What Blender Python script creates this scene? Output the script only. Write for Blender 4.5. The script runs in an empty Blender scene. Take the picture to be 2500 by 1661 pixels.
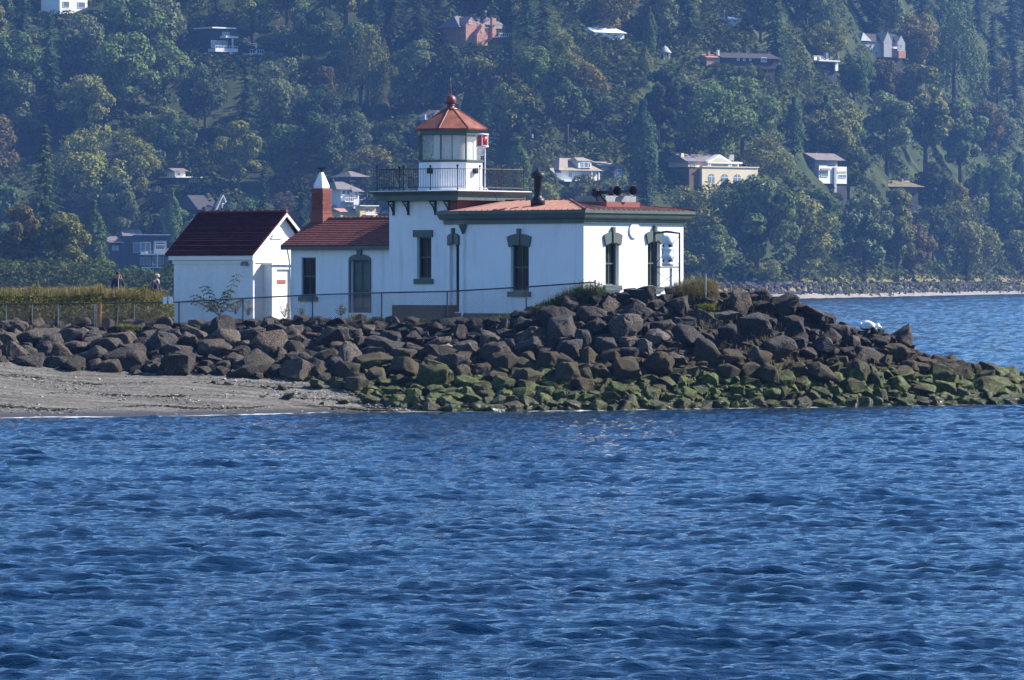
import bpy, bmesh, math, random
import numpy as np
from mathutils import Vector, Matrix, noise

random.seed(7); RNG = np.random.default_rng(11)
S = bpy.context.scene
COL = S.collection

# ------------------------------------------------------------------ camera
# One world unit is a metre.  The lens sits 5.2 m above the water, looks along +Y and sees the
# lighthouse at about 215 m; F is the focal length in pixels of the 2500 px wide photograph.
F = 12400.0; CX = 1250.0; HY = 680.0; CH = 5.2
cam_d = bpy.data.cameras.new('camera'); cam = bpy.data.objects.new('camera', cam_d); COL.objects.link(cam)
cam.location = (0, 0, CH); cam.rotation_euler = (math.radians(90), 0, 0)
cam_d.sensor_width = 36.0; cam_d.lens = 36.0 * F / 2500.0
cam_d.shift_y = -(830.5 - HY) / 2500.0
cam_d.clip_start = 1.0; cam_d.clip_end = 6000.0
S.camera = cam

# ------------------------------------------------------------------ light
SUN_AZ = math.radians(75.0)      # from +Y towards +X
SUN_EL = math.radians(36.0)
wd = bpy.data.worlds.new('World'); S.world = wd; wd.use_nodes = True
nt = wd.node_tree; nt.nodes.clear()
sky = nt.nodes.new('ShaderNodeTexSky'); sky.sky_type = 'NISHITA'; sky.sun_disc = False
sky.sun_elevation = SUN_EL; sky.sun_rotation = SUN_AZ
sky.air_density = 1.0; sky.dust_density = 0.0; sky.ozone_density = 10.0
bg = nt.nodes.new('ShaderNodeBackground'); bg.inputs['Strength'].default_value = 0.098
wo = nt.nodes.new('ShaderNodeOutputWorld')
nt.links.new(sky.outputs[0], bg.inputs[0]); nt.links.new(bg.outputs[0], wo.inputs[0])
sd = bpy.data.lights.new('sun', 'SUN'); sd.energy = 5.0; sd.angle = math.radians(0.5); sd.color = (1.0, 0.93, 0.84)
sun = bpy.data.objects.new('sun', sd); COL.objects.link(sun)
to_sun = Vector((math.cos(SUN_EL)*math.sin(SUN_AZ), math.cos(SUN_EL)*math.cos(SUN_AZ), math.sin(SUN_EL)))
sun.rotation_euler = to_sun.to_track_quat('Z', 'Y').to_euler()
vs = S.view_settings; vs.view_transform = 'Standard'; vs.look = 'None'; vs.exposure = 1.18; vs.gamma = 1.0
vs.use_curve_mapping = False
cy = S.cycles; cy.use_denoising = True; cy.use_adaptive_sampling = True; cy.adaptive_threshold = 0.02
cy.max_bounces = 5; cy.diffuse_bounces = 3; cy.glossy_bounces = 3; cy.transmission_bounces = 4
cy.transparent_max_bounces = 8; cy.volume_bounces = 0; cy.caustics_reflective = False; cy.caustics_refractive = False
cy.sample_clamp_indirect = 4.0

# ------------------------------------------------------------------ helpers
def W(px, py, Y):
    return Vector(((px - CX) * Y / F, Y, CH - (py - HY) * Y / F))
def proj(v):
    return CX + F * v[0] / v[1], HY + F * (CH - v[2]) / v[1]

class MB:
    """collects shapes in a local frame (matrix m), builds ONE mesh object"""
    def __init__(s, m=None): s.v = []; s.f = []; s.mi = []; s.m = m; s.cur = 0
    def add(s, vs, fs):
        b = len(s.v)
        for p in vs:
            p = Vector(p); s.v.append(s.m @ p if s.m is not None else p)
        for f in fs: s.f.append([b + i for i in f]); s.mi.append(s.cur)
        return s
    def box(s, x0, x1, y0, y1, z0, z1):
        return s.add([(x0,y0,z0),(x1,y0,z0),(x1,y1,z0),(x0,y1,z0),(x0,y0,z1),(x1,y0,z1),(x1,y1,z1),(x0,y1,z1)],
                     [(3,2,1,0),(4,5,6,7),(0,1,5,4),(1,2,6,5),(2,3,7,6),(3,0,4,7)])
    def poly_prism(s, pts, vec):
        n = len(pts); vec = Vector(vec); a = [Vector(p) for p in pts]
        return s.add(a + [p + vec for p in a], [list(range(n))[::-1], list(range(n, 2*n))] +
                     [(i, (i+1) % n, n + (i+1) % n, n + i) for i in range(n)])
    def tube(s, pts, r, seg=6, cap=True):
        pts = [Vector(p) for p in pts]; n = len(pts)
        if not hasattr(r, '__len__'): r = [r]*n
        vs = []; up = None
        for i, p in enumerate(pts):
            d = (pts[min(i+1, n-1)] - pts[max(i-1, 0)]).normalized()
            if up is None: up = Vector((0,0,1)) if abs(d.z) < 0.9 else Vector((1,0,0))
            a = d.cross(up).normalized(); b = a.cross(d).normalized()
            for k in range(seg):
                t = 2*math.pi*k/seg
                vs.append(p + (a*math.cos(t) + b*math.sin(t))*r[i])
        fs = [(i*seg+k, i*seg+(k+1) % seg, (i+1)*seg+(k+1) % seg, (i+1)*seg+k) for i in range(n-1) for k in range(seg)]
        if cap: fs += [list(range(seg))[::-1], list(range((n-1)*seg, n*seg))]
        return s.add(vs, fs)
    def lathe(s, prof, seg=16, o=(0,0,0), rot=0.0):
        o = Vector(o); vs = []
        for r, z in prof:
            for k in range(seg):
                t = 2*math.pi*k/seg + rot
                vs.append(o + Vector((r*math.cos(t), r*math.sin(t), z)))
        n = len(prof)
        fs = [(i*seg+k, i*seg+(k+1) % seg, (i+1)*seg+(k+1) % seg, (i+1)*seg+k) for i in range(n-1) for k in range(seg)]
        fs += [list(range(seg))[::-1], list(range((n-1)*seg, n*seg))]
        return s.add(vs, fs)
    def build(s, name, mat, parent=None, smooth=False, label=None):
        o0 = wloc(parent) if parent is not None else Vector((0,0,0))
        me = bpy.data.meshes.new(name)
        me.from_pydata([tuple(p - o0) for p in s.v], [], s.f)
        for m in (mat if isinstance(mat, (list, tuple)) else [mat]): me.materials.append(m)
        if isinstance(mat, (list, tuple)): me.polygons.foreach_set('material_index', s.mi)
        if smooth: me.polygons.foreach_set('use_smooth', [True]*len(me.polygons))
        me.update()
        return link(name, me, parent, label)
def wloc(o):
    p = Vector((0,0,0))
    while o is not None: p = p + o.location; o = o.parent
    return p
def link(name, me, parent=None, label=None):
    o = bpy.data.objects.new(name, me); COL.objects.link(o)
    if parent is not None: o.parent = parent
    if label: o['label'] = label
    return o
def tag(o, label=None, cat=None, group=None, kind=None):
    if label: o['label'] = label
    if cat: o['category'] = cat
    if group: o['group'] = group
    if kind: o['kind'] = kind
    return o
def thing(name, label, cat, loc, group=None):
    o = bpy.data.objects.new(name, None); COL.objects.link(o); o.location = loc; o.empty_display_size = 0.3
    return tag(o, label, cat, group)
def quads(name, V, mat, parent=None, attr=None):
    """V: (n,4,3) array of card corners (already relative to the parent)"""
    n = len(V); me = bpy.data.meshes.new(name)
    me.vertices.add(4*n); me.vertices.foreach_set('co', np.ascontiguousarray(V, dtype=np.float32).ravel())
    me.loops.add(4*n); me.loops.foreach_set('vertex_index', np.arange(4*n, dtype=np.int32))
    me.polygons.add(n); me.polygons.foreach_set('loop_start', np.arange(0, 4*n, 4, dtype=np.int32))
    me.polygons.foreach_set('loop_total', np.full(n, 4, dtype=np.int32))
    me.materials.append(mat); me.update(calc_edges=True)
    return link(name, me, parent)

# ------------------------------------------------------------------ materials
def new_mat(name):
    m = bpy.data.materials.new(name); m.use_nodes = True; t = m.node_tree; t.nodes.clear()
    out = t.nodes.new('ShaderNodeOutputMaterial'); p = t.nodes.new('ShaderNodeBsdfPrincipled')
    t.links.new(p.outputs[0], out.inputs[0]); return m, t, p, out
def nd(t, kind, **kw):
    n = t.nodes.new(kind)
    for k, v in kw.items():
        if k.startswith('i_'):
            key = k[2:]; n.inputs[int(key) if key.isdigit() else key.replace('_', ' ')].default_value = v
        else: setattr(n, k, v)
    return n
def wpos(t): return t.nodes.new('ShaderNodeNewGeometry').outputs['Position']
def ramp(t, fac, stops, interp='LINEAR'):
    r = t.nodes.new('ShaderNodeValToRGB'); r.color_ramp.interpolation = interp
    while len(r.color_ramp.elements) < len(stops): r.color_ramp.elements.new(0.5)
    for e, (p, c) in zip(r.color_ramp.elements, stops): e.position = p; e.color = (*c, 1) if len(c) == 3 else c
    t.links.new(fac, r.inputs[0]); return r.outputs[0]
def mix(t, fac, a, b, blend='MIX'):
    n = t.nodes.new('ShaderNodeMix'); n.data_type = 'RGBA'; n.blend_type = blend
    for sock, v in ((n.inputs[0], fac), (n.inputs[6], a), (n.inputs[7], b)):
        if hasattr(v, 'is_output'): t.links.new(v, sock)
        else: sock.default_value = v if not isinstance(v, tuple) else (*v, 1)
    return n.outputs[2]
def math_(t, op, a, b=None, c=None, clamp=False):
    n = t.nodes.new('ShaderNodeMath'); n.operation = op; n.use_clamp = clamp
    for i, v in enumerate((a, b, c)):
        if v is None: continue
        if hasattr(v, 'is_output'): t.links.new(v, n.inputs[i])
        else: n.inputs[i].default_value = v
    return n.outputs[0]
def noise_(t, scale, detail=4, vec=None, rough=0.55, dist=0.0):
    n = nd(t, 'ShaderNodeTexNoise'); n.inputs['Scale'].default_value = scale
    n.inputs['Detail'].default_value = detail; n.inputs['Roughness'].default_value = rough; n.inputs['Distortion'].default_value = dist
    t.links.new(vec if vec is not None else wpos(t), n.inputs['Vector']); return n.outputs['Fac']
def bump(t, p, h, strength=0.5, dist=0.05):
    b = nd(t, 'ShaderNodeBump'); b.inputs['Strength'].default_value = strength; b.inputs['Distance'].default_value = dist
    t.links.new(h, b.inputs['Height']); t.links.new(b.outputs[0], p.inputs['Normal'])
MATS = {}
def mat(name, col, rough=0.7, var=0.18, scale=3.0, bmp=0.0, bscale=20.0, spec=0.3, metal=0.0, stain=None):
    if name in MATS: return MATS[name]
    m, t, p, o = new_mat(name)
    n = noise_(t, scale, 5)
    lo = tuple(c*(1-var) for c in col); hi = tuple(min(1, c*(1+var)) for c in col)
    c = ramp(t, n, [(0.3, lo), (0.7, hi)])
    if stain:
        sc, amt, scol = stain
        mp = nd(t, 'ShaderNodeMapping'); mp.inputs['Scale'].default_value = (1, 1, 0.12); t.links.new(wpos(t), mp.inputs[0])
        k = noise_(t, sc, 4, mp.outputs[0], 0.6)
        c = mix(t, math_(t, 'MULTIPLY', ramp(t, k, [(0.52, (0,0,0)), (0.75, (1,1,1))]), amt), c, scol)
    t.links.new(c, p.inputs['Base Color'])
    p.inputs['Roughness'].default_value = rough; p.inputs['Specular IOR Level'].default_value = spec; p.inputs['Metallic'].default_value = metal
    if bmp: bump(t, p, noise_(t, bscale, 4), bmp, 0.02)
    MATS[name] = m; return m

m_white = mat('white_stucco', (0.80, 0.81, 0.82), 0.85, 0.035, 1.2, 0.25, 30, stain=(2.8, 0.42, (0.55, 0.47, 0.38)))
m_white2 = mat('white_paint', (0.80, 0.80, 0.80), 0.6, 0.05, 2.0, stain=(3.0, 0.10, (0.55, 0.51, 0.44)))
m_trim = mat('grey_green_trim', (0.078, 0.105, 0.092), 0.5, 0.12, 2.0); m_trim2 = m_trim
m_black = mat('black_iron', (0.012, 0.012, 0.016), 0.45, 0.2, 4.0)
m_roof = mat('terracotta_metal_roof', (0.34, 0.185, 0.145), 0.6, 0.18, 2.5, 0.15, 12, stain=(4.0, 0.3, (0.28, 0.13, 0.09)))
m_tile = mat('red_shingle', (0.17, 0.052, 0.040), 0.75, 0.35, 6.0, 0.3, 25)
m_shedroof = mat('maroon_shingle', (0.050, 0.009, 0.015), 0.85, 0.35, 2.0, 0.3, 25, spec=0.1)
m_brick = mat('red_brick', (0.20, 0.066, 0.055), 0.85, 0.3, 9.0, 0.4, 30)
m_brickp = mat('red_painted_brick', (0.20, 0.068, 0.060), 0.8, 0.12, 4.0)
m_mortar = mat('brick_mortar', (0.10, 0.045, 0.035), 0.9, 0.2, 9.0)
m_rust = mat('rusty_lantern_roof', (0.22, 0.075, 0.047), 0.6, 0.35, 3.0, 0.3, 9, stain=(5.0, 0.6, (0.10, 0.035, 0.022)))
m_steel = mat('galvanised_steel', (0.30, 0.31, 0.33), 0.45, 0.2, 5.0, metal=0.6)
m_dksteel = mat('weathered_fence_steel', (0.060, 0.058, 0.064), 0.55, 0.35, 5.0, metal=0.3)
m_orange = mat('rusted_orange_post', (0.42, 0.17, 0.05), 0.8, 0.35, 4.0)
m_conc = mat('green_grey_concrete', (0.045, 0.062, 0.062), 0.85, 0.2, 2.0, 0.3, 15)
m_lamp = mat('white_lamp_metal', (0.72, 0.72, 0.74), 0.4, 0.15, 3.0)
m_red = mat('red_signal_glass', (0.62, 0.035, 0.03), 0.2, 0.12, 8.0, spec=0.6)
m_drape = mat('lantern_curtain', (0.80, 0.81, 0.77), 0.8, 0.08, 4.0)
m_wood = mat('grey_driftwood', (0.26, 0.235, 0.20), 0.85, 0.25, 6.0, 0.4, 20)
m_door = mat('dark_green_door', (0.035, 0.060, 0.058), 0.45, 0.1, 2.0)

def glass_mat(name, tint, rough=0.05, trans=0.0):
    m, t, p, o = new_mat(name)
    p.inputs['Base Color'].default_value = (*tint, 1); p.inputs['Roughness'].default_value = rough
    p.inputs['Specular IOR Level'].default_value = 0.6 if trans else 0.06
    if trans > 0:
        tr = nd(t, 'ShaderNodeBsdfTransparent'); ms = nd(t, 'ShaderNodeMixShader'); ms.inputs[0].default_value = trans
        t.links.new(p.outputs[0], ms.inputs[1]); t.links.new(tr.outputs[0], ms.inputs[2]); t.links.new(ms.outputs[0], o.inputs[0])
    MATS[name] = m; return m
m_glass = glass_mat('dark_window_glass', (0.012, 0.017, 0.018), 0.12)
m_lglass = glass_mat('lantern_glass', (0.40, 0.45, 0.45), 0.08, 0.80)
m_hglass = glass_mat('house_window_glass', (0.14, 0.18, 0.24), 0.08); m_hglass.node_tree.nodes['Principled BSDF'].inputs['Specular IOR Level'].default_value = 0.7  # pale blue base colour paints in the sky reflected by the far panes
# ------------------------------------------------------------------ the spit: beach, rock slope, plateau
def PX(px, Y=205.0): return (px - CX) * Y / F
_px = np.array([-900,-400,   0, 150, 300, 450, 600, 700, 800, 860, 900,1000,1100,1200,1280,1400,1500,1600,1700,1850,1950,2050,2130,2200,2300,2400,2500,2650,2800,3100.])
_x = PX(_px)
_yw = np.interp(_px, [-900,0,450,600,800,900,1100,1400,1700,2000,2300,2500,2700,2900,3100], [180,188.5,192,193.6,196.6,197.8,198.4,199.6,202.8,205.3,208,210,212.5,216,222])
_toeY = np.interp(_px, [-900,0,300,600,700,800,860,900,1000,3100], [203,203,203.2,203.2,202.8,202.4,201.4,199.6,199.0,198.6]); 
_toeY = np.where(_px >= 1050, _yw + 0.15, _toeY)
_toez = np.interp(_px, [-900,0,150,300,450,600,700,800,860,900,1000,1060], [2.2,1.96,1.60,1.47,1.47,1.34,1.20,1.08,0.86,0.34,0.12,0.0])
_cy = np.interp(_px, [-900,0,150,450,620,760,1000,1200,1280,1400,1500,1600,1700,1850,1950,2050,2130,2200,2300,2400,2500,2650,2800,3100],
                [796,799,800,797,794,790,792,788,768,736,720,716,718,714,745,782,812,812,866,893,915,950,985,1010])
_cY = np.interp(_px, [-900,0,450,950,1200,1400,1600,1850,2050,2200,2300,2500,2700,3100], [209,209,209,210,209,208,208,209,210,211,213,215,216.5,224])
_cz = CH - (_cy - HY) * _cY / F
_zp = np.minimum(_cz, 3.5)
_yb = np.interp(_px, [-900,600,1500,1750,1950,2200,2500,3100], [262,250,236,224,219,218,219,226])
def zT(x, Y):
    x = np.asarray(x, float); Y = np.asarray(Y, float)
    yw = np.interp(x, _x, _yw); ty = np.interp(x, _x, _toeY); tz = np.interp(x, _x, _toez)
    cY = np.interp(x, _x, _cY); cz = np.interp(x, _x, _cz); zp = np.interp(x, _x, _zp); yb = np.interp(x, _x, _yb)
    z = np.where(Y < yw, -(yw - Y)*0.16, 0.0)
    z = np.where((Y >= yw) & (Y < ty), tz*(Y - yw)/np.maximum(ty - yw, 0.05), z)
    z = np.where((Y >= ty) & (Y < cY), tz + (cz - tz)*(Y - ty)/np.maximum(cY - ty, 0.1), z)
    z = np.where((Y >= cY) & (Y < cY + 1.6), cz + (zp - cz)*(Y - cY)/1.6, z)
    z = np.where((Y >= cY + 1.6) & (Y < yb), zp, z)
    z = np.where(Y >= yb, zp - (Y - yb)*0.42, z)
    return np.maximum(z, -4.0)
def hit_spit(px, py, y0=186.0, y1=232.0):
    Y = np.arange(y0, y1, 0.05); x = (px - CX)*Y/F; z = CH - (py - HY)*Y/F
    k = np.nonzero(z <= zT(x, Y))[0]
    return None if len(k) == 0 else Vector((x[k[0]], Y[k[0]], z[k[0]]))

def grid_mesh(name, X, Yv, Z, mat_, smooth=True):
    nr, nc = X.shape; me = bpy.data.meshes.new(name)
    co = np.stack([X, Yv, Z], -1).reshape(-1, 3).astype(np.float32)
    me.vertices.add(len(co)); me.vertices.foreach_set('co', co.ravel())
    i = np.arange((nr-1)*(nc-1)); r = i // (nc-1); c = i % (nc-1); a = r*nc + c
    q = np.stack([a, a+1, a+nc+1, a+nc], -1).astype(np.int32); n = len(q)
    me.loops.add(4*n); me.loops.foreach_set('vertex_index', q.ravel())
    me.polygons.add(n); me.polygons.foreach_set('loop_start', np.arange(0, 4*n, 4, dtype=np.int32))
    me.polygons.foreach_set('loop_total', np.full(n, 4, dtype=np.int32))
    me.polygons.foreach_set('use_smooth', np.full(n, smooth))
    me.materials.append(mat_); me.update(calc_edges=True)
    return link(name, me)

def m_spit():
    m, t, p, o = new_mat('beach_sand_and_earth')
    P = wpos(t); sx = nd(t, 'ShaderNodeSeparateXYZ'); t.links.new(P, sx.inputs[0]); z = sx.outputs[2]; y = sx.outputs[1]
    n1 = noise_(t, 0.8, 5); n2 = math_(t, 'ADD', math_(t, 'MULTIPLY', noise_(t, 7, 3, None, 0.8), 0.6), math_(t, 'MULTIPLY', noise_(t, 19, 2, None, 0.8), 0.4))
    mp = nd(t, 'ShaderNodeMapping'); mp.inputs['Scale'].default_value = (0.25, 2.2, 1); t.links.new(P, mp.inputs[0])
    n3 = noise_(t, 1.0, 4, mp.outputs[0])
    sand = ramp(t, math_(t, 'ADD', math_(t, 'MULTIPLY', n2, 0.72), math_(t, 'MULTIPLY', n3, 0.28)), [(0.40, (0.034, 0.031, 0.027)), (0.5, (0.100, 0.092, 0.078)), (0.61, (0.23, 0.215, 0.182))])
    wetz = math_(t, 'ADD', z, math_(t, 'MULTIPLY', n1, 0.18))
    wet = ramp(t, wetz, [(0.19, (1,1,1)), (0.32, (0,0,0))])
    sand = mix(t, wet, sand, (0.055, 0.048, 0.036))
    earth = ramp(t, n1, [(0.35, (0.035, 0.035, 0.02)), (0.7, (0.09, 0.085, 0.04))])
    up = ramp(t, math_(t, 'MULTIPLY', z, 0.2), [(0.56, (0,0,0)), (0.64, (1,1,1))])
    rk = nd(t, 'ShaderNodeAttribute', attribute_name='rocky').outputs['Fac']
    rubble = ramp(t, n2, [(0.35, (0.018, 0.016, 0.014)), (0.65, (0.06, 0.052, 0.044))])
    t.links.new(mix(t, rk, mix(t, up, sand, earth), rubble), p.inputs['Base Color'])
    t.links.new(math_(t, 'SUBTRACT', 0.9, math_(t, 'MULTIPLY', wet, 0.45)), p.inputs['Roughness'])
    bump(t, p, n2, 0.6, 0.06); p.inputs['Specular IOR Level'].default_value = 0.3
    return m
gx = np.arange(-62, 46, 0.4); gy = np.concatenate([np.arange(160, 186, 1.0), np.arange(186, 226, 0.3), np.arange(226, 275, 1.2)])
GX, GY = np.meshgrid(gx, gy)
GZ = zT(GX, GY) + 0.015*np.sin(GX*1.7 + np.sin(GY*1.3)*2)*np.cos(GY*2.1 + GX*0.6) + 0.02*np.sin(GX*0.55 + GY*0.8)
spit_o = grid_mesh('beach_ground', GX, GY, GZ, m_spit())
_a = spit_o.data.attributes.new('rocky', 'FLOAT', 'POINT')
_ty = np.interp(GX, _x, _toeY); _cr = np.interp(GX, _x, _cY)
_a.data.foreach_set('value', (((GY > _ty + 0.1) & (GY < _cr + 1.2)) | (GX > PX(980))).astype(np.float32).ravel())
spit = tag(spit_o, 'grey pebbly beach running up into the lighthouse point', None, kind='structure')

# seabed sheet below everything
mb = MB(); mb.add([(-690,-45,-4.3),(690,-45,-4.3),(690,2400,-4.3),(-690,2400,-4.3)], [(0,1,2,3)])
tag(mb.build('seabed_ground', mat('seabed', (0.05,0.05,0.04), 0.9)), kind='structure')

# ------------------------------------------------------------------ water
def m_water():
    m, t, p, o = new_mat('sea_water')
    P = wpos(t)
    at = nd(t, 'ShaderNodeAttribute', attribute_name='shore')
    sh = at.outputs['Fac']
    big = noise_(t, 0.05, 3)
    c = ramp(t, big, [(0.35, (0.0006, 0.009, 0.027)), (0.65, (0.0008, 0.015, 0.044))])
    c = mix(t, math_(t, 'MULTIPLY', sh, 0.55), c, (0.055, 0.10, 0.13))
    foamn = noise_(t, 2.6, 5, None, 0.7, 0.4); foam2 = noise_(t, 0.35, 3)
    fm = math_(t, 'ADD', math_(t, 'MULTIPLY', sh, 0.92), math_(t, 'ADD', math_(t, 'MULTIPLY', foamn, 0.42), math_(t, 'MULTIPLY', foam2, 0.46)))
    foam = ramp(t, fm, [(0.0, (0,0,0)), (1.0, (0,0,0))])
    foam = math_(t, 'MULTIPLY', math_(t, 'SUBTRACT', fm, 1.08), 6.0, clamp=True)
    c = mix(t, foam, c, (0.82, 0.83, 0.84))
    t.links.new(c, p.inputs['Base Color'])
    p.inputs['IOR'].default_value = 1.33; p.inputs['Specular IOR Level'].default_value = 0.5
    t.links.new(math_(t, 'ADD', 0.045, math_(t, 'MULTIPLY', foam, 0.7)), p.inputs['Roughness'])
    mp = nd(t, 'ShaderNodeMapping'); mp.inputs['Scale'].default_value = (0.42, 1.0, 1); mp.inputs['Rotation'].default_value = (0, 0, 0.15); t.links.new(P, mp.inputs[0])
    h = math_(t, 'ADD', math_(t, 'MULTIPLY', noise_(t, 3.6, 5, mp.outputs[0], 0.65, 0.6), 1.0), math_(t, 'MULTIPLY', noise_(t, 14.0, 3, mp.outputs[0], 0.6), 0.34))
    bump(t, p, h, 1.0, 0.085)
    return m
def ocean(N=1024, L=72.0, peak=3.4, rms=0.075, wdir=(0.22, -1.0), seed=3, spread=2.2, fall=3.6, floor=0.12):
    r = np.random.default_rng(seed)
    k1 = np.fft.fftfreq(N, L/N)*2*np.pi; kx, ky = np.meshgrid(k1, k1); k = np.hypot(kx, ky); k[0, 0] = 1e-6
    wx, wy = np.array(wdir)/np.hypot(*wdir); kp = 2*np.pi/peak
    c = (kx*wx + ky*wy)/k
    P = np.exp(-1.25*(kp/k)**2)/k**fall * (floor + np.abs(c)**spread) * np.exp(-(k*0.028)**2) * (1 - np.exp(-(k/(0.30*kp))**4))
    P[0, 0] = 0
    h = (r.normal(size=(N, N)) + 1j*r.normal(size=(N, N)))*np.sqrt(P)
    z = np.fft.ifft2(h).real; sc = rms/z.std()
    dx = np.fft.ifft2(1j*h*kx/k).real*sc; dy = np.fft.ifft2(1j*h*ky/k).real*sc
    return z*sc, dx, dy
def tile(A, x, y, L=72.0):
    N = A.shape[0]; u = (x/L*N) % N; v = (y/L*N) % N
    i = u.astype(int); j = v.astype(int); fu = u - i; fv = v - j; i1 = (i+1) % N; j1 = (j+1) % N; i %= N; j %= N
    return (A[j,i]*(1-fu)+A[j,i1]*fu)*(1-fv)+(A[j1,i]*(1-fu)+A[j1,i1]*fu)*fv
def build_water():
    oz, ox, oy = ocean(peak=1.9, rms=0.035, wdir=(0.14, -1.0), spread=6.0, fall=4.4, floor=0.03)
    env = ocean(N=1024, peak=9.0, rms=1.0, seed=15, spread=0.0, fall=5.0, floor=1.0)[0]; env = np.clip(1.0 + 0.42*env, 0.5, 2.1)
    ch = ocean(peak=0.7, rms=0.016, wdir=(-0.25, -1.0), seed=8, spread=3.5, fall=3.6, floor=0.08)
    oz, ox, oy = oz*env + ch[0], ox*env + ch[1], oy*env + ch[2]
    rows = [52.0]
    while rows[-1] < 213: rows.append(rows[-1] + 0.085*(rows[-1]/60.0)**0.95)
    rows = np.array(rows); nc = 520; f = np.concatenate([np.linspace(-2, -1, 51)[:-1], np.linspace(-1, 1, 420), np.linspace(1, 2, 51)[1:]])
    inner = rows*0.112 + 2.0; half = inner + 22.0
    X = np.where(np.abs(f)[None, :] <= 1, inner[:, None]*f[None, :], np.sign(f)[None, :]*(inner[:, None] + 22.0*(np.abs(f)[None, :]-1))); Y = np.repeat(rows[:, None], nc, 1)
    dep = np.clip(-zT(X, Y), -0.5, 4)
    damp = np.clip(0.18 + (dep + 0.02)/1.4, 0.15, 1.0)
    Z = tile(oz, X, Y)*damp; DX = -tile(ox, X, Y)*0.30*damp; DY = -tile(oy, X, Y)*0.30*damp
    sh = np.exp(-np.clip(dep, 0, 4)/0.16)*np.clip(1 + dep*4, 0, 1)*0.85 + 0.15*np.exp(-np.clip(dep, 0, 4)/0.8)
    V = np.stack([X+DX, Y+DY, Z], -1).reshape(-1, 3); A = sh.ravel()
    nr = len(rows); i = np.arange((nr-1)*(nc-1)); r = i//(nc-1); c = i % (nc-1); a = r*nc+c
    Q = np.stack([a, a+1, a+nc+1, a+nc], -1)
    # the bay behind the point: wave grid out to the far shore
    rows2 = [213.0]
    while rows2[-1] < 2380: rows2.append(rows2[-1] + (min(1.05, 0.45*rows2[-1]/213.0) if rows2[-1] < 1720 else 8.0))
    rows2 = np.array(rows2); nc2 = 140; f2 = np.concatenate([np.linspace(-0.45, 0, 17)[:-1], np.linspace(0, 1, 100), np.linspace(1, 1.55, 25)[1:]])
    x0 = rows2*0.048; x1 = rows2*0.118 + 3
    X2 = x0[:, None] + (x1-x0)[:, None]*f2; Y2 = np.repeat(rows2[:, None], nc2, 1)
    fade = np.clip(213.0/Y2, 0.15, 1)
    Z2 = tile(oz, X2, Y2)*np.clip((Y2-213)/10, 0, 1)*1.1
    V2 = np.stack([X2, Y2, Z2], -1).reshape(-1, 3)
    nr2 = len(rows2); i = np.arange((nr2-1)*(nc2-1)); r = i//(nc2-1); c = i % (nc2-1); a = r*nc2+c + len(V)
    Q2 = np.stack([a, a+1, a+nc2+1, a+nc2], -1)
    # plain sheets on the remaining sides
    b = len(V)+len(V2)
    h0 = half[0]; h1 = half[-1]; w_ = x1-x0; x0, x1 = x0-0.45*w_, x0+1.55*w_; e0 = x0[-1]; e1 = x1[-1]
    V3 = np.array([(-680,-40,0),(680,-40,0),(680,52,0),(-680,52,0), (-h0,52,0),(h0,52,0),(-h1,213,0),(h1,213,0),(-680,213,0),(680,213,0),
                   (x0[0],213,0),(x1[0],213,0),(e0,2380,0),(e1,2380,0),(-680,2380,0),(680,2380,0)], float)
    Q3 = np.array([(0,1,2,3),(3,4,6,8),(5,2,9,7),(8,10,12,14),(11,9,15,13)]) + b
    V = np.concatenate([V, V2, V3]); Q = np.concatenate([Q, Q2, Q3]).astype(np.int32)
    A = np.concatenate([A, np.zeros(len(V)-len(A))])
    me = bpy.data.meshes.new('sea_water'); n = len(Q)
    me.vertices.add(len(V)); me.vertices.foreach_set('co', V.astype(np.float32).ravel())
    me.loops.add(4*n); me.loops.foreach_set('vertex_index', Q.ravel())
    me.polygons.add(n); me.polygons.foreach_set('loop_start', np.arange(0, 4*n, 4, dtype=np.int32)); me.polygons.foreach_set('loop_total', np.full(n, 4, dtype=np.int32))
    me.polygons.foreach_set('use_smooth', np.ones(n, bool))
    at = me.attributes.new('shore', 'FLOAT', 'POINT'); at.data.foreach_set('value', A.astype(np.float32))
    me.materials.append(m_water()); me.update(calc_edges=True)
    return tag(link('sea_water', me), 'choppy deep blue sea in front of the lighthouse point', None, kind='structure')
water = build_water()
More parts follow.
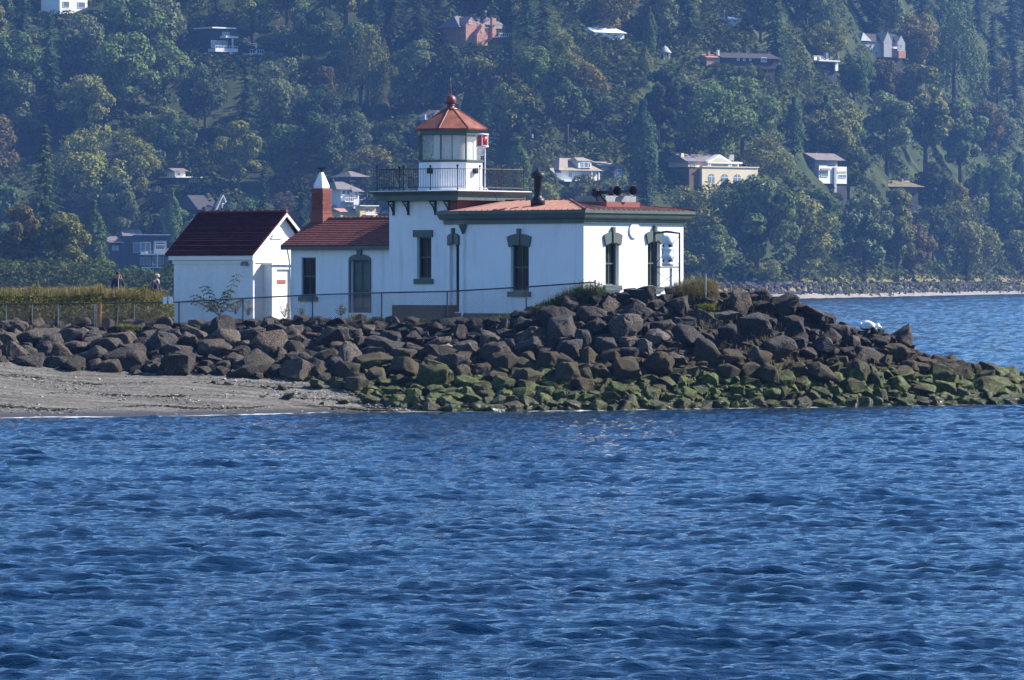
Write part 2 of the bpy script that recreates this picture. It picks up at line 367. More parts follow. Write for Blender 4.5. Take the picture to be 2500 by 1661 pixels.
# ------------------------------------------------------------------ lighthouse
TH = math.radians(39.0); T2 = Vector((math.cos(TH), -math.sin(TH))); M2 = Vector((math.sin(TH), math.cos(TH)))
O2 = Vector((PX(1425, 212.0), 212.0))
def L2W(u, w): p = O2 + T2*u + M2*w; return p
MLH = Matrix(((T2.x, M2.x, 0, O2.x), (T2.y, M2.y, 0, O2.y), (0, 0, 1, 0), (0, 0, 0, 1)))   # local (u, w, z) -> world
class Fr:
    """a vertical wall plane: s along the wall, z up, d out of the wall"""
    def __init__(s, a, b):
        s.p = Vector(a[:2]); v = Vector(b[:2]) - s.p; s.len = v.length; s.d = v.normalized(); s.n = Vector((s.d.y, -s.d.x))
    def pt(s, q, z, d=0.0): p = s.p + s.d*q + s.n*d; return Vector((p.x, p.y, z))
    def s_at(s, px): k = (px - CX)/F; return (k*s.p.y - s.p.x)/(s.d.x - k*s.d.y)
    def z_at(s, py, q): return CH - (py - HY)*(s.p.y + s.d.y*q)/F
    def rect(s, a, b, top, bot):
        s0, s1 = s.s_at(a), s.s_at(b); m = (s0+s1)/2
        return s0, s1, s.z_at(bot, m), s.z_at(top, m)
    def box(s, mb, s0, s1, z0, z1, d0, d1):
        pts = [s.pt(a, z, d) for d in (d1, d0) for z, a in ((z0, s0), (z0, s1), (z1, s1), (z1, s0))]
        mb.add(pts, [(0,1,2,3),(7,6,5,4),(4,5,1,0),(5,6,2,1),(6,7,3,2),(7,4,0,3)]); return mb
    def poly(s, mb, pts, d0, d1):
        a = [s.pt(q, z, d1) for q, z in pts]; v = s.pt(0, 0, d0) - s.pt(0, 0, d1)
        return mb.poly_prism(a, v)
def wall_panel(mb, fr, s0, s1, z0, z1, holes, depth=0.30):
    ss = sorted({s0, s1, *[h[0] for h in holes], *[h[1] for h in holes]}); zz = sorted({z0, z1, *[h[2] for h in holes], *[h[3] for h in holes]})
    for a, b in zip(ss, ss[1:]):
        for c, d in zip(zz, zz[1:]):
            if any(h[0] <= a + 1e-6 and b - 1e-6 <= h[1] and h[2] <= c + 1e-6 and d - 1e-6 <= h[3] for h in holes): continue
            mb.add([fr.pt(a, c), fr.pt(b, c), fr.pt(b, d), fr.pt(a, d)], [(0,1,2,3)])
    for a, b, c, d in holes:
        for q in (((a,c),(a,d)), ((b,d),(b,c)), ((a,d),(b,d)), ((b,c),(a,c))):
            (x0, y0), (x1, y1) = q
            mb.add([fr.pt(x0, y0), fr.pt(x1, y1), fr.pt(x1, y1, -depth), fr.pt(x0, y0, -depth)], [(3,2,1,0)])
def window(parent, fr, hole, trim, lintel=None, sill=True, depth=0.24, key=None, label=None):
    a, b, c, d = hole; fw = 0.06; mid = (c+d)/2 + 0.03
    mb = MB()
    for r in ((a, a+fw, c, d), (b-fw, b, c, d), (a+fw, b-fw, c, c+fw), (a+fw, b-fw, d-fw, d)): fr.box(mb, r[0], r[1], r[2], r[3], -depth, -depth+0.07)
    w = mb.build('window', m_trim, parent, label=label)
    mb = MB(); fr.box(mb, a+fw, b-fw, mid-0.03, mid+0.03, -depth, -depth+0.06); mb.build('meeting_rail', m_trim, w)
    mb = MB(); m = (a+b)/2; fr.box(mb, m-0.014, m+0.014, mid+0.031, d-fw, -depth+0.005, -depth+0.05); fr.box(mb, m-0.014, m+0.014, c+fw, mid-0.031, -depth+0.005, -depth+0.04); mb.build('glazing_bar', m_trim, w)
    for z0, z1, dd in ((c+fw, mid-0.03, 0.0), (mid+0.03, d-fw, 0.02)):
        mb = MB(); fr.box(mb, a+fw, b-fw, z0, z1, -depth-0.02, -depth+0.012+dd*0.5); mb.build('pane', m_glass, w)
    if sill:
        mb = MB(); fr.box(mb, a-0.12, b+0.12, c-0.22, c-0.002, -depth+0.07, 0.10); mb.build('sill', trim, w)
    if lintel == 'arch': arch_lintel(w, fr, a, b, d, trim, key or 0.16)
    if lintel == 'flat':
        mb = MB(); fr.box(mb, a-0.16, b+0.10, d+0.002, d+0.30, -0.05, 0.09); mb.build('lintel', trim, w)
    return w
def arch_lintel(w, fr, a, b, d, trim, key, h=0.46, flare=0.10):
    m = (a+b)/2; r = (b-a)/2; n = 8
    for sgn, nm in ((-1, 'lintel'), (1, 'lintel')):
        x0 = m + sgn*key/2; xe = m + sgn*(r+0.06); xt = m + sgn*(r+0.06+flare)
        top = [(x0 + (xt-x0)*i/n, d + h - 0.13*(i/n)**2) for i in range(n+1)]
        pts = [(x0, d+0.05), (xe, d-0.10)] + top[::-1]
        if sgn < 0: pts = pts[::-1]
        mb = MB(); fr.poly(mb, pts, -0.04, 0.09 if sgn > 0 else 0.088); mb.build(nm, trim, w)
    mb = MB(); fr.poly(mb, [(m-key/2*0.8, d+0.0), (m+key/2*0.8, d+0.0), (m+key/2, d+h+0.22), (m-key/2, d+h+0.22)], -0.04, 0.14); mb.build('keystone', trim, w)

Z0 = 3.2
lh = thing('lighthouse', 'white lighthouse with red roofs, square tower and glazed lantern behind the rocks', 'lighthouse', (*L2W(-6, 3), Z0))
B, C, D, E = (0,0), (-6.38,0), (-8.15,0.82), (-8.15,6.9)
w2 = lambda p: L2W(*p)
Y_B = 212.0
z_eave = CH + (HY-545)*Y_B/F            # wall top under the frieze
z_gut = CH + (HY-513)*Y_B/F             # top of the gutter
frF = Fr(w2(C), w2(B)); frR = Fr(w2(B), w2((0,6.9))); frD = Fr(w2(D), w2(C)); frBack = Fr(w2((0,6.9)), w2(E))
zb = 3.72                               # top of the dark plinth
# -- long shaded wall with one window
hF = frF.rect(1247, 1291, 598, 712)
mb = MB(); wall_panel(mb, frF, 0, frF.len, zb, z_eave, [hF]); front = mb.build('front_wall', m_white, lh, label='long shaded white wall with one tall window')
window(lh, frF, hF, m_trim, 'arch', label='tall dark sash window in the long shaded wall')
# -- sunlit end wall with two windows and a round plaque
hR1 = frR.rect(1478, 1511, 594, 697); hR2 = frR.rect(1581, 1612, 590, 700)
mb = MB(); wall_panel(mb, frR, 0, frR.len, zb, z_eave, [hR1, hR2]); mb.build('end_wall', m_white, lh, label='sunlit white end wall with two tall windows')
window(lh, frR, hR1, m_trim2, 'arch', label='tall window in the sunlit end wall, nearer the corner')
window(lh, frR, hR2, m_trim2, 'arch', label='tall window in the sunlit end wall behind the lamp frame')
sP = frR.s_at(1547); zP = frR.z_at(563, sP)
pts = [(sP + 0.34*math.cos(t*math.pi/12), zP + 0.34*math.sin(t*math.pi/12)) for t in range(24)]
mb = MB(); frR.poly(mb, pts, -0.01, 0.07); mb.build('round_plaque', m_white, lh)
# -- short door bay
hD = frD.rect(1097.5, 1121, 591, 762)
mb = MB(); wall_panel(mb, frD, 0, frD.len, zb-0.2, z_eave, [hD], 0.42); mb.build('door_bay_wall', m_white, lh)
mb = MB(); frD.box(mb, hD[0]+0.02, hD[1]-0.02, hD[2], hD[3], -0.42, -0.34)
dr = mb.build('door', m_door, lh, label='narrow dark door beside the tower'); arch_lintel(dr, frD, hD[0], hD[1], hD[3]-0.05, m_trim, 0.16, 0.42, 0.02)
# -- back walls and plinth
mb = MB(); wall_panel(mb, frBack, 0, frBack.len, zb, z_eave, []); wall_panel(mb, Fr(w2(E), w2(D)), 0, 6.08, zb, z_eave, []); mb.build('rear_wall', m_white, lh)
mb = MB(); mb.poly_prism([(*L2W(*p), Z0-0.3) for p in ((0.06,-0.06),(0.06,6.96),(-8.2,6.96),(-8.2,0.78),(-6.40,-0.06))], (0,0,zb-Z0+0.3)); mb.build('plinth', m_conc, lh)
# -- cornice: frieze, moulding and gutter following the plan
def offset_poly(P, o):
    n = len(P); R = []
    for i in range(n):
        a, b, c = Vector(P[i-1]), Vector(P[i]), Vector(P[(i+1) % n])
        d1 = (b-a).normalized(); d2 = (c-b).normalized(); n1 = Vector((d1.y, -d1.x)); n2 = Vector((d2.y, -d2.x))
        m = (n1+n2); m = m/m.dot(n1); R.append(b + m*o)
    return R
plan = [D, C, B, (0,6.9), E]            # counter-clockwise seen from above
def ring(mb, layers):
    prev = None
    n = len(plan); base = len(mb.v)
    for o, z in layers:
        for p in offset_poly(plan, o): mb.v.append(Vector((*L2W(*p), z)))
    for k in range(len(layers)-1):
        for i in range(n): mb.f.append([base+k*n+i, base+k*n+(i+1) % n, base+(k+1)*n+(i+1) % n, base+(k+1)*n+i]); mb.mi.append(0)
mb = MB(); ring(mb, [(0.0, z_eave-0.01), (0.10, z_eave), (0.10, z_eave+0.17), (0.14, z_eave+0.18)]); mb.build('frieze', m_trim, lh)
mb = MB(); ring(mb, [(0.12, z_eave+0.175), (0.24, z_eave+0.20), (0.27, z_eave+0.25), (0.33, z_gut-0.14), (0.37, z_gut-0.12), (0.37, z_gut), (0.30, z_gut)]); mb.build('cornice', m_trim, lh)
# -- hipped metal roof with raised ribs
rp = offset_poly(plan, 0.345); zr = CH + (HY-489)*216.6/F
e = [Vector((p[0], p[1])) for p in rp]; apexR = Vector((-3.45, 3.45)); apexL = Vector((-7.0, 3.45))
def V3(p, z): return Vector((*L2W(p[0], p[1]), z))
zE = z_gut + 0.015
mb = MB()
Dv, Cv, Bv, Rv, Ev = [V3(p, zE) for p in e]; AR = V3(apexR, zr); AL = V3(apexL, zr)
mb.add([Cv, Bv, AR, AL], [(0,1,2,3)]); mb.add([Bv, Rv, AR], [(0,1,2)]); mb.add([Dv, Cv, AL], [(0,1,2)]); mb.add([Rv, Ev, AL, AR], [(0,1,2,3)]); mb.add([Ev, Dv, AL], [(0,1,2)])
roof = mb.build('main_roof', m_roof, lh, label='low hipped metal roof in faded red')
def rib(a, b, h=0.045, wd=0.035, up=Vector((0,0,1))):
    mb = MB(); d = (b-a).normalized(); s = d.cross(up).normalized()*wd/2; n = s.cross(d).normalized()*h
    if n.z < 0: n = -n
    mb.add([a-s, a+s, b+s, b-s, a-s+n, a+s+n, b+s+n, b-s+n], [(3,2,1,0),(4,5,6,7),(0,1,5,4),(1,2,6,5),(2,3,7,6),(3,0,4,7)]); return mb
nr = 22
for i in range(1, nr):                  # front slope
    f = i/nr; a = Cv.lerp(Bv, f)
    u = e[1][0] + (e[2][0]-e[1][0])*f
    k = min(1.0, (0.345 - u + 0.0)/(3.45+0.345)) if u > apexR.x else 1.0
    b = V3((u, e[1][1] + (3.45-e[1][1])*k), zE + (zr-zE)*k)
    if k > 0.08: rib(a, b).build('roof_rib', m_roof, roof)
for i in range(1, 22):                  # end slope
    f = i/22; w = e[2][1] + (e[3][1]-e[2][1])*f; k = 1 - abs(f-0.5)*2
    if k > 0.1: rib(V3((0.345, w), zE), V3((0.345 - (3.45+0.345)*k, w), zE + (zr-zE)*k)).build('roof_rib', m_roof, roof)
rib(Bv, AR, 0.07, 0.09).build('hip_cap', m_tile, roof); rib(AL, AR, 0.06, 0.1).build('ridge_cap', m_tile, roof); rib(Rv, AR, 0.07, 0.09).build('hip_cap', m_tile, roof)
# -- downspout with hopper at the corner of the bay
pc = frD.pt(frD.len-0.06, 0, 0.10)
zt = z_eave
mb = MB(); mb.lathe([(0.05,zt-0.42),(0.07,zt-0.36),(0.10,zt-0.28),(0.17,zt-0.12),(0.19,zt-0.02),(0.19,zt+0.02)], 10, (pc.x, pc.y, 0)); hop = mb.build('rain_hopper', m_trim, lh)
mb = MB(); mb.tube([(pc.x,pc.y,zt-0.40),(pc.x,pc.y,3.75),(pc.x-0.06,pc.y-0.15,3.60)], 0.045, 8); mb.build('downspout', m_white2, lh)
# -- vent pipe on the roof
vp = W(1313, 495, 215.0)
mb = MB(); mb.lathe([(0.30,-0.12),(0.31,0.10),(0.27,0.16),(0.18,0.24),(0.165,0.30),(0.165,1.02),(0.29,1.04),(0.30,1.06),(0.30,1.22),(0.27,1.25),(0.10,1.36),(0.03,1.46),(0.0,1.47)], 18, vp); mb.build('vent_pipe', m_black, lh, True)

# -- tower
tu0, tu1, tw0, tw1 = -11.35, -7.58, 0.82, 4.59
frT = Fr(L2W(tu0, tw0), L2W(tu1, tw0)); frTR = Fr(L2W(tu1, tw0), L2W(tu1, tw1))
zpl = CH + (HY-466)*216.8/F; zpb = CH + (HY-489)*216.9/F
hT = frT.rect(1018, 1053, 579, 681)
mb = MB(); wall_panel(mb, frT, 0, frT.len, Z0-0.3, zpb+0.02, [hT]); wall_panel(mb, Fr(L2W(tu1,tw1), L2W(tu0,tw1)), 0, 3.77, Z0-0.3, zpb, []); wall_panel(mb, Fr(L2W(tu0,tw1), L2W(tu0,tw0)), 0, 3.77, Z0-0.3, zpb, [])
mb.build('tower_wall', m_white, lh, label='white square tower wall with one window')
window(lh, frT, hT, m_trim, 'flat', label='sash window with flat lintel in the tower')
mb = MB(); wall_panel(mb, frTR, 0, frTR.len, zE-0.4, zpb+0.02, []); frTR.box(mb, -0.05, frTR.len, zE-0.2, zpb-0.02, 0.0, 0.04); frT.box(mb, 3.42, 3.81, zE-0.3, zpb-0.02, 0.004, 0.05); mb.build('tower_cladding', m_brickp, lh)
# -- gallery: cornice, deck, brackets, railing
ctr = ((tu0+tu1)/2, (tw0+tw1)/2); zc = zpl
def sq(h): return [(ctr[0]-h, ctr[1]-h), (ctr[0]+h, ctr[1]-h), (ctr[0]+h, ctr[1]+h), (ctr[0]-h, ctr[1]+h)]
def sqring(mb, layers, cap=True):
    base = len(mb.v)
    for h, z in layers: mb.v += [V3(p, z) for p in sq(h)]
    for k in range(len(layers)-1):
        for i in range(4): mb.f.append([base+k*4+i, base+k*4+(i+1) % 4, base+k*4+4+(i+1) % 4, base+k*4+4+i]); mb.mi.append(0)
    if cap:
        n = len(layers)-1
        mb.f.append([base+n*4+i for i in range(4)]); mb.f.append([base+3-i for i in range(4)]); mb.mi += [0, 0]
mb = MB(); sqring(mb, [(2.30, zpb), (2.32, zpb+0.005), (2.32, zpl-0.17), (2.36, zpl-0.165), (2.40, zpl-0.10), (2.50, zpl-0.035), (2.52, zpl-0.03), (2.52, zpl)]); gal = mb.build('gallery', m_trim, lh, label='square gallery deck with moulded green cornice')
mb = MB(); sqring(mb, [(2.50, zpl+0.001), (2.50, zpl+0.02), (2.40, zpl+0.035)]); mb.build('deck', m_white2, gal)
hb = 2.34
def bracket(px):
    u = frT.s_at(px); mb = MB()
    pts = [(0, zpb-0.60), (0.035, zpb-0.60), (0.035, zpb-0.02), (0.40, zpb-0.02), (0.40, zpb-0.045), (0.09, zpb-0.30), (0.09,zpb-0.58)]
    frT.box(mb, u-0.045, u+0.045, zpb-0.62, zpb-0.003, 0.0, 0.07)
    frT.box(mb, u-0.04, u+0.04, zpb-0.06, zpb-0.004, 0.07, 0.44)
    a0 = frT.pt(u, zpb-0.50, 0.06); a1 = frT.pt(u, zpb-0.07, 0.40); mb.tube([a0, frT.pt(u, zpb-0.27, 0.18), a1], [0.03, 0.035, 0.03], 6)
    mb.tube([frT.pt(u, zpb-0.20, 0.07), frT.pt(u, zpb-0.13, 0.17), frT.pt(u, zpb-0.2, 0.22)], 0.02, 5)
    mb.build('bracket', m_black, gal)
for px in (962, 998, 1064, 1098): bracket(px)
zr0 = zpl + 0.03; rail_h = 2.26
mbp = MB(); mbp.lathe([(0.035,0),(0.035,0.06),(0.022,0.08),(0.022,0.94),(0.03,0.96),(0.022,0.98),(0.045,1.02),(0.052,1.05),(0.04,1.09),(0.0,1.105)], 8)
pm = None; bm_ = None
corners = sq(rail_h)
for sidx in range(4):
    a = Vector(corners[sidx]); b = Vector(corners[(sidx+1) % 4])
    for k in range(3):
        p = a.lerp(b, k/3)
        if pm is None: po = mbp.build('rail_post', m_black, None, True); po.parent = gal; pm = po.data
        else: po = link('rail_post', pm, gal)
        po.location = V3(p, zr0) - wloc(gal)
    mb = MB()
    for z, r in ((0.93, 0.016), (0.13, 0.014)): mb.tube([V3(a, zr0+z), V3(b, zr0+z)], r, 5)
    mb.build('rail', m_black, gal)
    for k in range(3*11):
        if k % 11 == 0: continue
        p = a.lerp(b, k/33)
        if bm_ is None:
            mb = MB(); mb.tube([(0,0,0.13),(0,0,0.93)], 0.0085, 4); bo = mb.build('baluster', m_black); bo.parent = gal; bm_ = bo.data
        else: bo = link('baluster', bm_, gal)
        bo.location = V3(p, zr0) - wloc(gal)
# -- lantern room (octagon)
lc = V3(ctr, 0); cR = 1.44; z1 = zpl + 0.02; z2 = CH + (HY-396)*218.7/F; z3 = z2 + 0.11; z4 = CH + (HY-330)*218.7/F; z5 = CH + (HY-316)*218.7/F
ang0 = -TH + math.pi/8
def octp(r, z): return [Vector((lc.x + r*math.cos(ang0 + k*math.pi/4), lc.y + r*math.sin(ang0 + k*math.pi/4), z)) for k in range(8)]
def octring(mb, layers, cap=True):
    base = len(mb.v)
    for r, z in layers: mb.v += octp(r, z)
    for k in range(len(layers)-1):
        for i in range(8): mb.f.append([base+k*8+i, base+k*8+(i+1) % 8, base+k*8+8+(i+1) % 8, base+k*8+8+i]); mb.mi.append(0)
    if cap:
        n = len(layers)-1; mb.f.append([base+n*8+i for i in range(8)]); mb.f.append([base+7-i for i in range(8)]); mb.mi += [0, 0]
mb = MB(); octring(mb, [(cR+0.03, z1), (cR+0.03, z1+0.2), (cR, z1+0.21), (cR, z2)]); lan = mb.build('lantern_room', m_white2, lh, label='white octagonal lantern room base')
mb = MB(); octring(mb, [(cR+0.005, z2+0.001), (cR+0.06, z2+0.02), (cR+0.06, z3-0.02), (cR, z3)]); mb.build('lantern_sill', m_trim, lan)
mb = MB(); octring(mb, [(cR+0.0, z4), (cR+0.05, z4+0.02), (cR+0.05, z5-0.05), (cR+0.16, z5)]); mb.build('lantern_head_band', m_trim, lan)
for k in range(8):
    a, b = octp(cR-0.02, z3)[k], octp(cR-0.02, z3)[(k+1) % 8]; n = ((a+b)/2 - Vector((lc.x, lc.y, z3))).normalized()
    mb = MB(); d = (b-a).normalized(); a2 = a + d*0.05; b2 = b - d*0.05; h = Vector((0,0,z4-z3))
    mb.add([a2, b2, b2+h, a2+h, a2-n*0.015, b2-n*0.015, b2+h-n*0.015, a2+h-n*0.015], [(0,1,2,3),(7,6,5,4),(0,4,5,1),(3,2,6,7),(1,5,6,2),(0,3,7,4)]); mb.build('lantern_pane', m_lglass, lan)
    mb = MB(); mb.tube([a, a+h], 0.045, 6); mb.build('mullion', m_trim, lan)
    if k % 2 == 0:
        c = a.lerp(b, 0.45); mb = MB(); mb.tube([c, c+h], 0.02, 5); mb.build('glazing_bar', m_trim, lan)
mb = MB(); prof = [(0.55,z3-0.05),(0.75,z3+0.02),(0.80,z3+0.15),(0.62,z3+0.3),(0.66,z3+0.55),(0.62,z3+0.8),(0.45,z3+1.0),(0.2,z3+1.08)]; mb.lathe(prof, 20, (lc.x, lc.y, 0)); mb.build('fresnel_lens', m_lamp, lan, True)
# pale curtain drawn behind the panes on the seaward and sunny sides
mb = MB(); arc = [Vector((lc.x + (1.12+0.02*math.sin(t*5))*math.cos(t), lc.y + (1.12+0.02*math.sin(t*5))*math.sin(t), 0)) for t in np.linspace(math.radians(-128), math.radians(75), 60)]
for p, q in zip(arc, arc[1:]): mb.add([p+Vector((0,0,z3)), q+Vector((0,0,z3)), q+Vector((0,0,z4)), p+Vector((0,0,z4))], [(0,1,2,3)])
mb.build('curtain', m_drape, lan, True)
zA = CH + (HY-268)*220/F
mb = MB(); octring(mb, [(cR+0.20, z5+0.001), (cR+0.22, z5+0.05), (0.30, zA), (0.0, zA+0.02)]); lroof = mb.build('lantern_roof', m_rust, lan, label='eight-sided rusty red lantern roof')
for k in range(8):
    a = octp(cR+0.225, z5+0.05)[k]; b = octp(0.31, zA)[k]; mb = MB(); mb.tube([a, b], 0.028, 5); mb.build('roof_hip', m_rust, lroof)
zB = CH + (HY-245)*220/F
mb = MB(); mb.lathe([(0.33,zA-0.02),(0.33,zA+0.04),(0.18,zA+0.10),(0.16,zA+0.16),(0.20,zA+0.20),(0.16,zA+0.24)] + [(0.245*math.cos(t), zB + 0.245*math.sin(t)) for t in np.linspace(-0.95, 1.5, 9)] + [(0.03,zB+0.27),(0.02,zB+0.7),(0.0,zB+0.98)], 18, (lc.x, lc.y, 0))
mb.build('ball_finial', mat('oxblood_paint', (0.16, 0.035, 0.035), 0.4, 0.2, 4.0, spec=0.5), lroof, True)
for px, py in ((1051, 417), (1160, 417)):      # wall vents on the lantern base
    k = 5 if px < 1100 else 7
    best = min(range(8), key=lambda i: abs(proj((octp(cR, 9.6)[i] + octp(cR, 9.6)[(i+1) % 8])/2)[0] - px) + (999 if ((octp(cR,9.6)[i] + octp(cR,9.6)[(i+1) % 8])/2).y > lc.y else 0))
    c = (octp(cR, 0)[best] + octp(cR, 0)[(best+1) % 8])/2; n = (c - Vector((lc.x, lc.y, 0))).normalized(); zc_ = CH - (py-HY)*218.7/F
    mb = MB(); q = Vector((-n.y, n.x, 0)); cc = Vector((c.x, c.y, zc_))
    pts = [cc + q*x + Vector((0,0,z)) for x, z in ((-0.10,-0.12),(0.10,-0.12),(0.10,0.05),(0.06,0.13),(-0.06,0.13),(-0.10,0.05))]
    mb.poly_prism(pts, n*0.16); mb.build('vent_hood', m_black, lan)

# -- the wing with the arched door and the shingled gable roof
ww = 1.12; frW0 = Fr(L2W(-20, ww), L2W(tu0, ww)); uL = frW0.s_at(710) - 20; frW = Fr(L2W(uL, ww), L2W(tu0, ww))
zwe = frW.z_at(606, frW.len*0.5)
hW = frW.rect(736, 771, 629, 724); hWd = frW.rect(857, 902, 634, 764)
mb = MB(); wall_panel(mb, frW, 0, frW.len, Z0-0.3, zwe, [hW, hWd], 0.22)
L_ = Fr(L2W(uL, ww+4.0), L2W(uL, ww)); wall_panel(mb, L_, 0, 4.0, Z0-0.3, zwe, []); mb.add([L_.pt(0, zwe), L_.pt(4, zwe), L_.pt(2, zwe+1.25)], [(0,1,2)])
wall_panel(mb, Fr(L2W(tu0, ww+4), L2W(uL, ww+4)), 0, frW.len, Z0-0.3, zwe, []); mb.build('wing_wall', m_white, lh, label='white wing wall with a window and an arched door')
window(lh, frW, hW, m_trim, None, depth=0.16, label='tall dark window in the low wing')
a, b, c, d = hWd; mb = MB(); frW.box(mb, a+0.02, b-0.02, c, d, -0.22, -0.14); wd_ = mb.build('door', m_door, lh, label='dark green panelled door under an arched surround')
for (s0, s1, q0, q1) in ((0.62, 0.86, 0.45, 0.93), (0.14, 0.50, 0.45, 0.93), (0.62, 0.86, 0.1, 0.36), (0.14, 0.5, 0.1, 0.36)):
    mb = MB(); frW.box(mb, a+(b-a)*s0, a+(b-a)*s1, c+(d-c)*q0, c+(d-c)*q1, -0.14, -0.118); mb.build('door_panel', m_trim, wd_)
m = (a+b)/2; r = (b-a)/2; arc = [(m + (r+0.10)*math.cos(t), d - 0.02 + 0.26*math.sin(t)) for t in np.linspace(0, math.pi, 11)]
inn = [(m + r*math.cos(t), d - 0.03 + 0.001*math.sin(t)) for t in np.linspace(math.pi, 0, 11)]
mb = MB(); n = 11
base = [frW.pt(x, z, 0.07) for x, z in arc + inn[::1]]; bk = [frW.pt(x, z, -0.02) for x, z in arc + inn]
mb.add(base + bk, [(i, i+1, 2*n-2-i, 2*n-1-i) for i in range(n-1)] + [(2*n+i+1, 2*n+i, 4*n-1-i, 4*n-2-i) for i in range(n-1)] + [(i+1, i, 2*n+i, 2*n+i+1) for i in range(n-1)] + [(n+i+1, n+i, 3*n+i, 3*n+i+1) for i in range(n-1)]); mb.build('door_arch', m_trim, wd_)
for x0, x1 in ((a-0.10, a-0.003), (b+0.003, b+0.10)):
    mb = MB(); frW.box(mb, x0, x1, c, d-0.02, -0.02, 0.06); mb.build('door_jamb', m_trim, wd_)
mb = MB(); frW.poly(mb, [(m-0.10, d+0.17), (m+0.10, d+0.17), (m+0.15, d+0.42), (m-0.15, d+0.42)], -0.02, 0.11); mb.build('keystone', m_trim, wd_)
zwr = zwe + 1.30; ov = 0.32; uo = uL - 0.32; ur = tu0 - 0.003
mb = MB(); frW.box(mb, -0.34, frW.len-0.004, zwe-0.07, zwe+0.10, -0.0, 0.30); mb.build('eave_board', m_trim, lh)
ncs = 15; roofw = None
for i in range(ncs):                     # shingle courses, each lapping the one below
    f0, f1 = i/ncs, (i+1.25)/ncs; f1 = min(f1, 1.0)
    w0 = ww - ov + (2.0+ov)*f0; w1 = ww - ov + (2.0+ov)*f1; za = zwe + 0.10 + (zwr-zwe-0.1)*f0; zb_ = zwe + 0.10 + (zwr-zwe-0.1)*f1
    mb = MB(MLH); mb.add([(uo,w0,za+0.012),(ur,w0,za+0.012),(ur,w1,zb_+0.002),(uo,w1,zb_+0.002),(uo,w0,za+0.062),(ur,w0,za+0.062),(ur,w1,zb_+0.014),(uo,w1,zb_+0.014)],
        [(3,2,1,0),(4,5,6,7),(0,1,5,4),(1,2,6,5),(2,3,7,6),(3,0,4,7)])
    if roofw is None:
        base_mb = MB(MLH); base_mb.add([(uo,ww-ov,zwe+0.09),(ur,ww-ov,zwe+0.09),(ur,ww+2,zwr),(uo,ww+2,zwr),(ur,ww+4+ov,zwe+0.09),(uo,ww+4+ov,zwe+0.09)], [(0,1,2,3),(3,2,4,5)])
        roofw = base_mb.build('wing_roof', m_tile, lh, label='red shingled gable roof of the low wing')
    mb.build('shingle_course', m_tile, roofw)
nt_ = 24
for i in range(nt_):                     # ridge tiles
    u0 = uo + (ur-uo)*i/nt_; u1 = uo + (ur-uo)*(i+1.1)/nt_; u1 = min(u1, ur)
    mb = MB(MLH); mb.tube([(u0, ww+2, zwr+0.0), (u1, ww+2, zwr+0.02)], [0.075, 0.095], 7); mb.build('ridge_tile', m_tile, roofw)
# downspout at the left corner of the wing
p0 = frW.pt(0.03, zwe-0.05, 0.28); p1 = frW.pt(-0.02, zwe-0.55, 0.08)
mb = MB(); mb.tube([p0, p1, frW.pt(0.12, Z0+0.3, 0.08)], 0.035, 6); mb.build('downspout', m_white2, lh)
# -- chimney astride the ridge
fc = Fr(L2W(-20, ww+1.62), L2W(-10, ww+1.62)); uR = fc.s_at(788) - 20; uLc = fc.s_at(762) - 20
ck = 0.85; cw = 0.40*ck; cu = uR - cw; cwv = ww + 1.62 + 0.36*ck; zc0 = zwe + 0.75
def cz(py): return CH - (py-HY)*(L2W(cu, cwv).y)/F
def cbox(h, hw, z0, z1): mb = MB(MLH); mb.box(cu-h*ck, cu+h*ck, cwv-hw*ck, cwv+hw*ck, z0, z1); return mb
chim = cbox(0.43, 0.39, zc0, cz(522)).build('chimney', m_brickp, lh, label='square red brick chimney with white metal cap')
cbox(0.36, 0.33, cz(522)+0.001, cz(463)).build('chimney_core', m_mortar, chim)
cbox(0.395, 0.365, cz(520)-0.02, cz(516)).build('brick_band', m_brickp, chim); cbox(0.40, 0.37, cz(471), cz(461)).build('brick_band', m_brickp, chim); cbox(0.415, 0.385, cz(467), cz(464)).build('brick_band', m_brickp, chim)
bmsh = {}
zc1, zc2 = cz(516), cz(471); nco = 14; bh = (zc2-zc1)/nco
for i in range(nco):
    for face in range(4):
        L = (0.76 if face in (0, 2) else 0.70)*ck
        nb = 3; off = 0.0 if i % 2 else 0.5
        for j in range(-1, nb+1):
            s0 = max((j+off)*L/nb, 0) + 0.006; s1 = min((j+1+off)*L/nb, L) - 0.006
            if s1 - s0 < 0.04: continue
            pr = 0.022 + random.uniform(-0.006, 0.012)
            mb = MB(MLH); za, zb2 = zc1 + i*bh + 0.006, zc1 + (i+1)*bh - 0.006
            if face == 0: mb.box(cu-0.38*ck+s0, cu-0.38*ck+s1, cwv-0.33*ck-pr, cwv-0.331*ck, za, zb2)
            elif face == 1: mb.box(cu+0.361*ck, cu+0.36*ck+pr, cwv-0.35*ck+s0, cwv-0.35*ck+s1, za, zb2)
            else: continue
            mb.build('brick', m_brick, chim)
mb = MB(); a4 = [V3((cu+sx*0.30*ck, cwv+sy*0.28*ck), 0) for sx, sy in ((-1,-1),(1,-1),(1,1),(-1,1))]; t4 = [V3((cu+sx*0.06, cwv+sy*0.06), 0) for sx, sy in ((-1,-1),(1,-1),(1,1),(-1,1))]
za, zb2, zc3 = cz(460), cz(453), cz(421)
vv = [p+Vector((0,0,za)) for p in a4] + [p+Vector((0,0,zb2)) for p in a4] + [p+Vector((0,0,zc3)) for p in t4]
mb.add(vv, [(i, (i+1) % 4, 4+(i+1) % 4, 4+i) for i in range(4)] + [(4+i, 4+(i+1) % 4, 8+(i+1) % 4, 8+i) for i in range(4)] + [(8,9,10,11)]); cap = mb.build('chimney_cap', m_white2, chim)
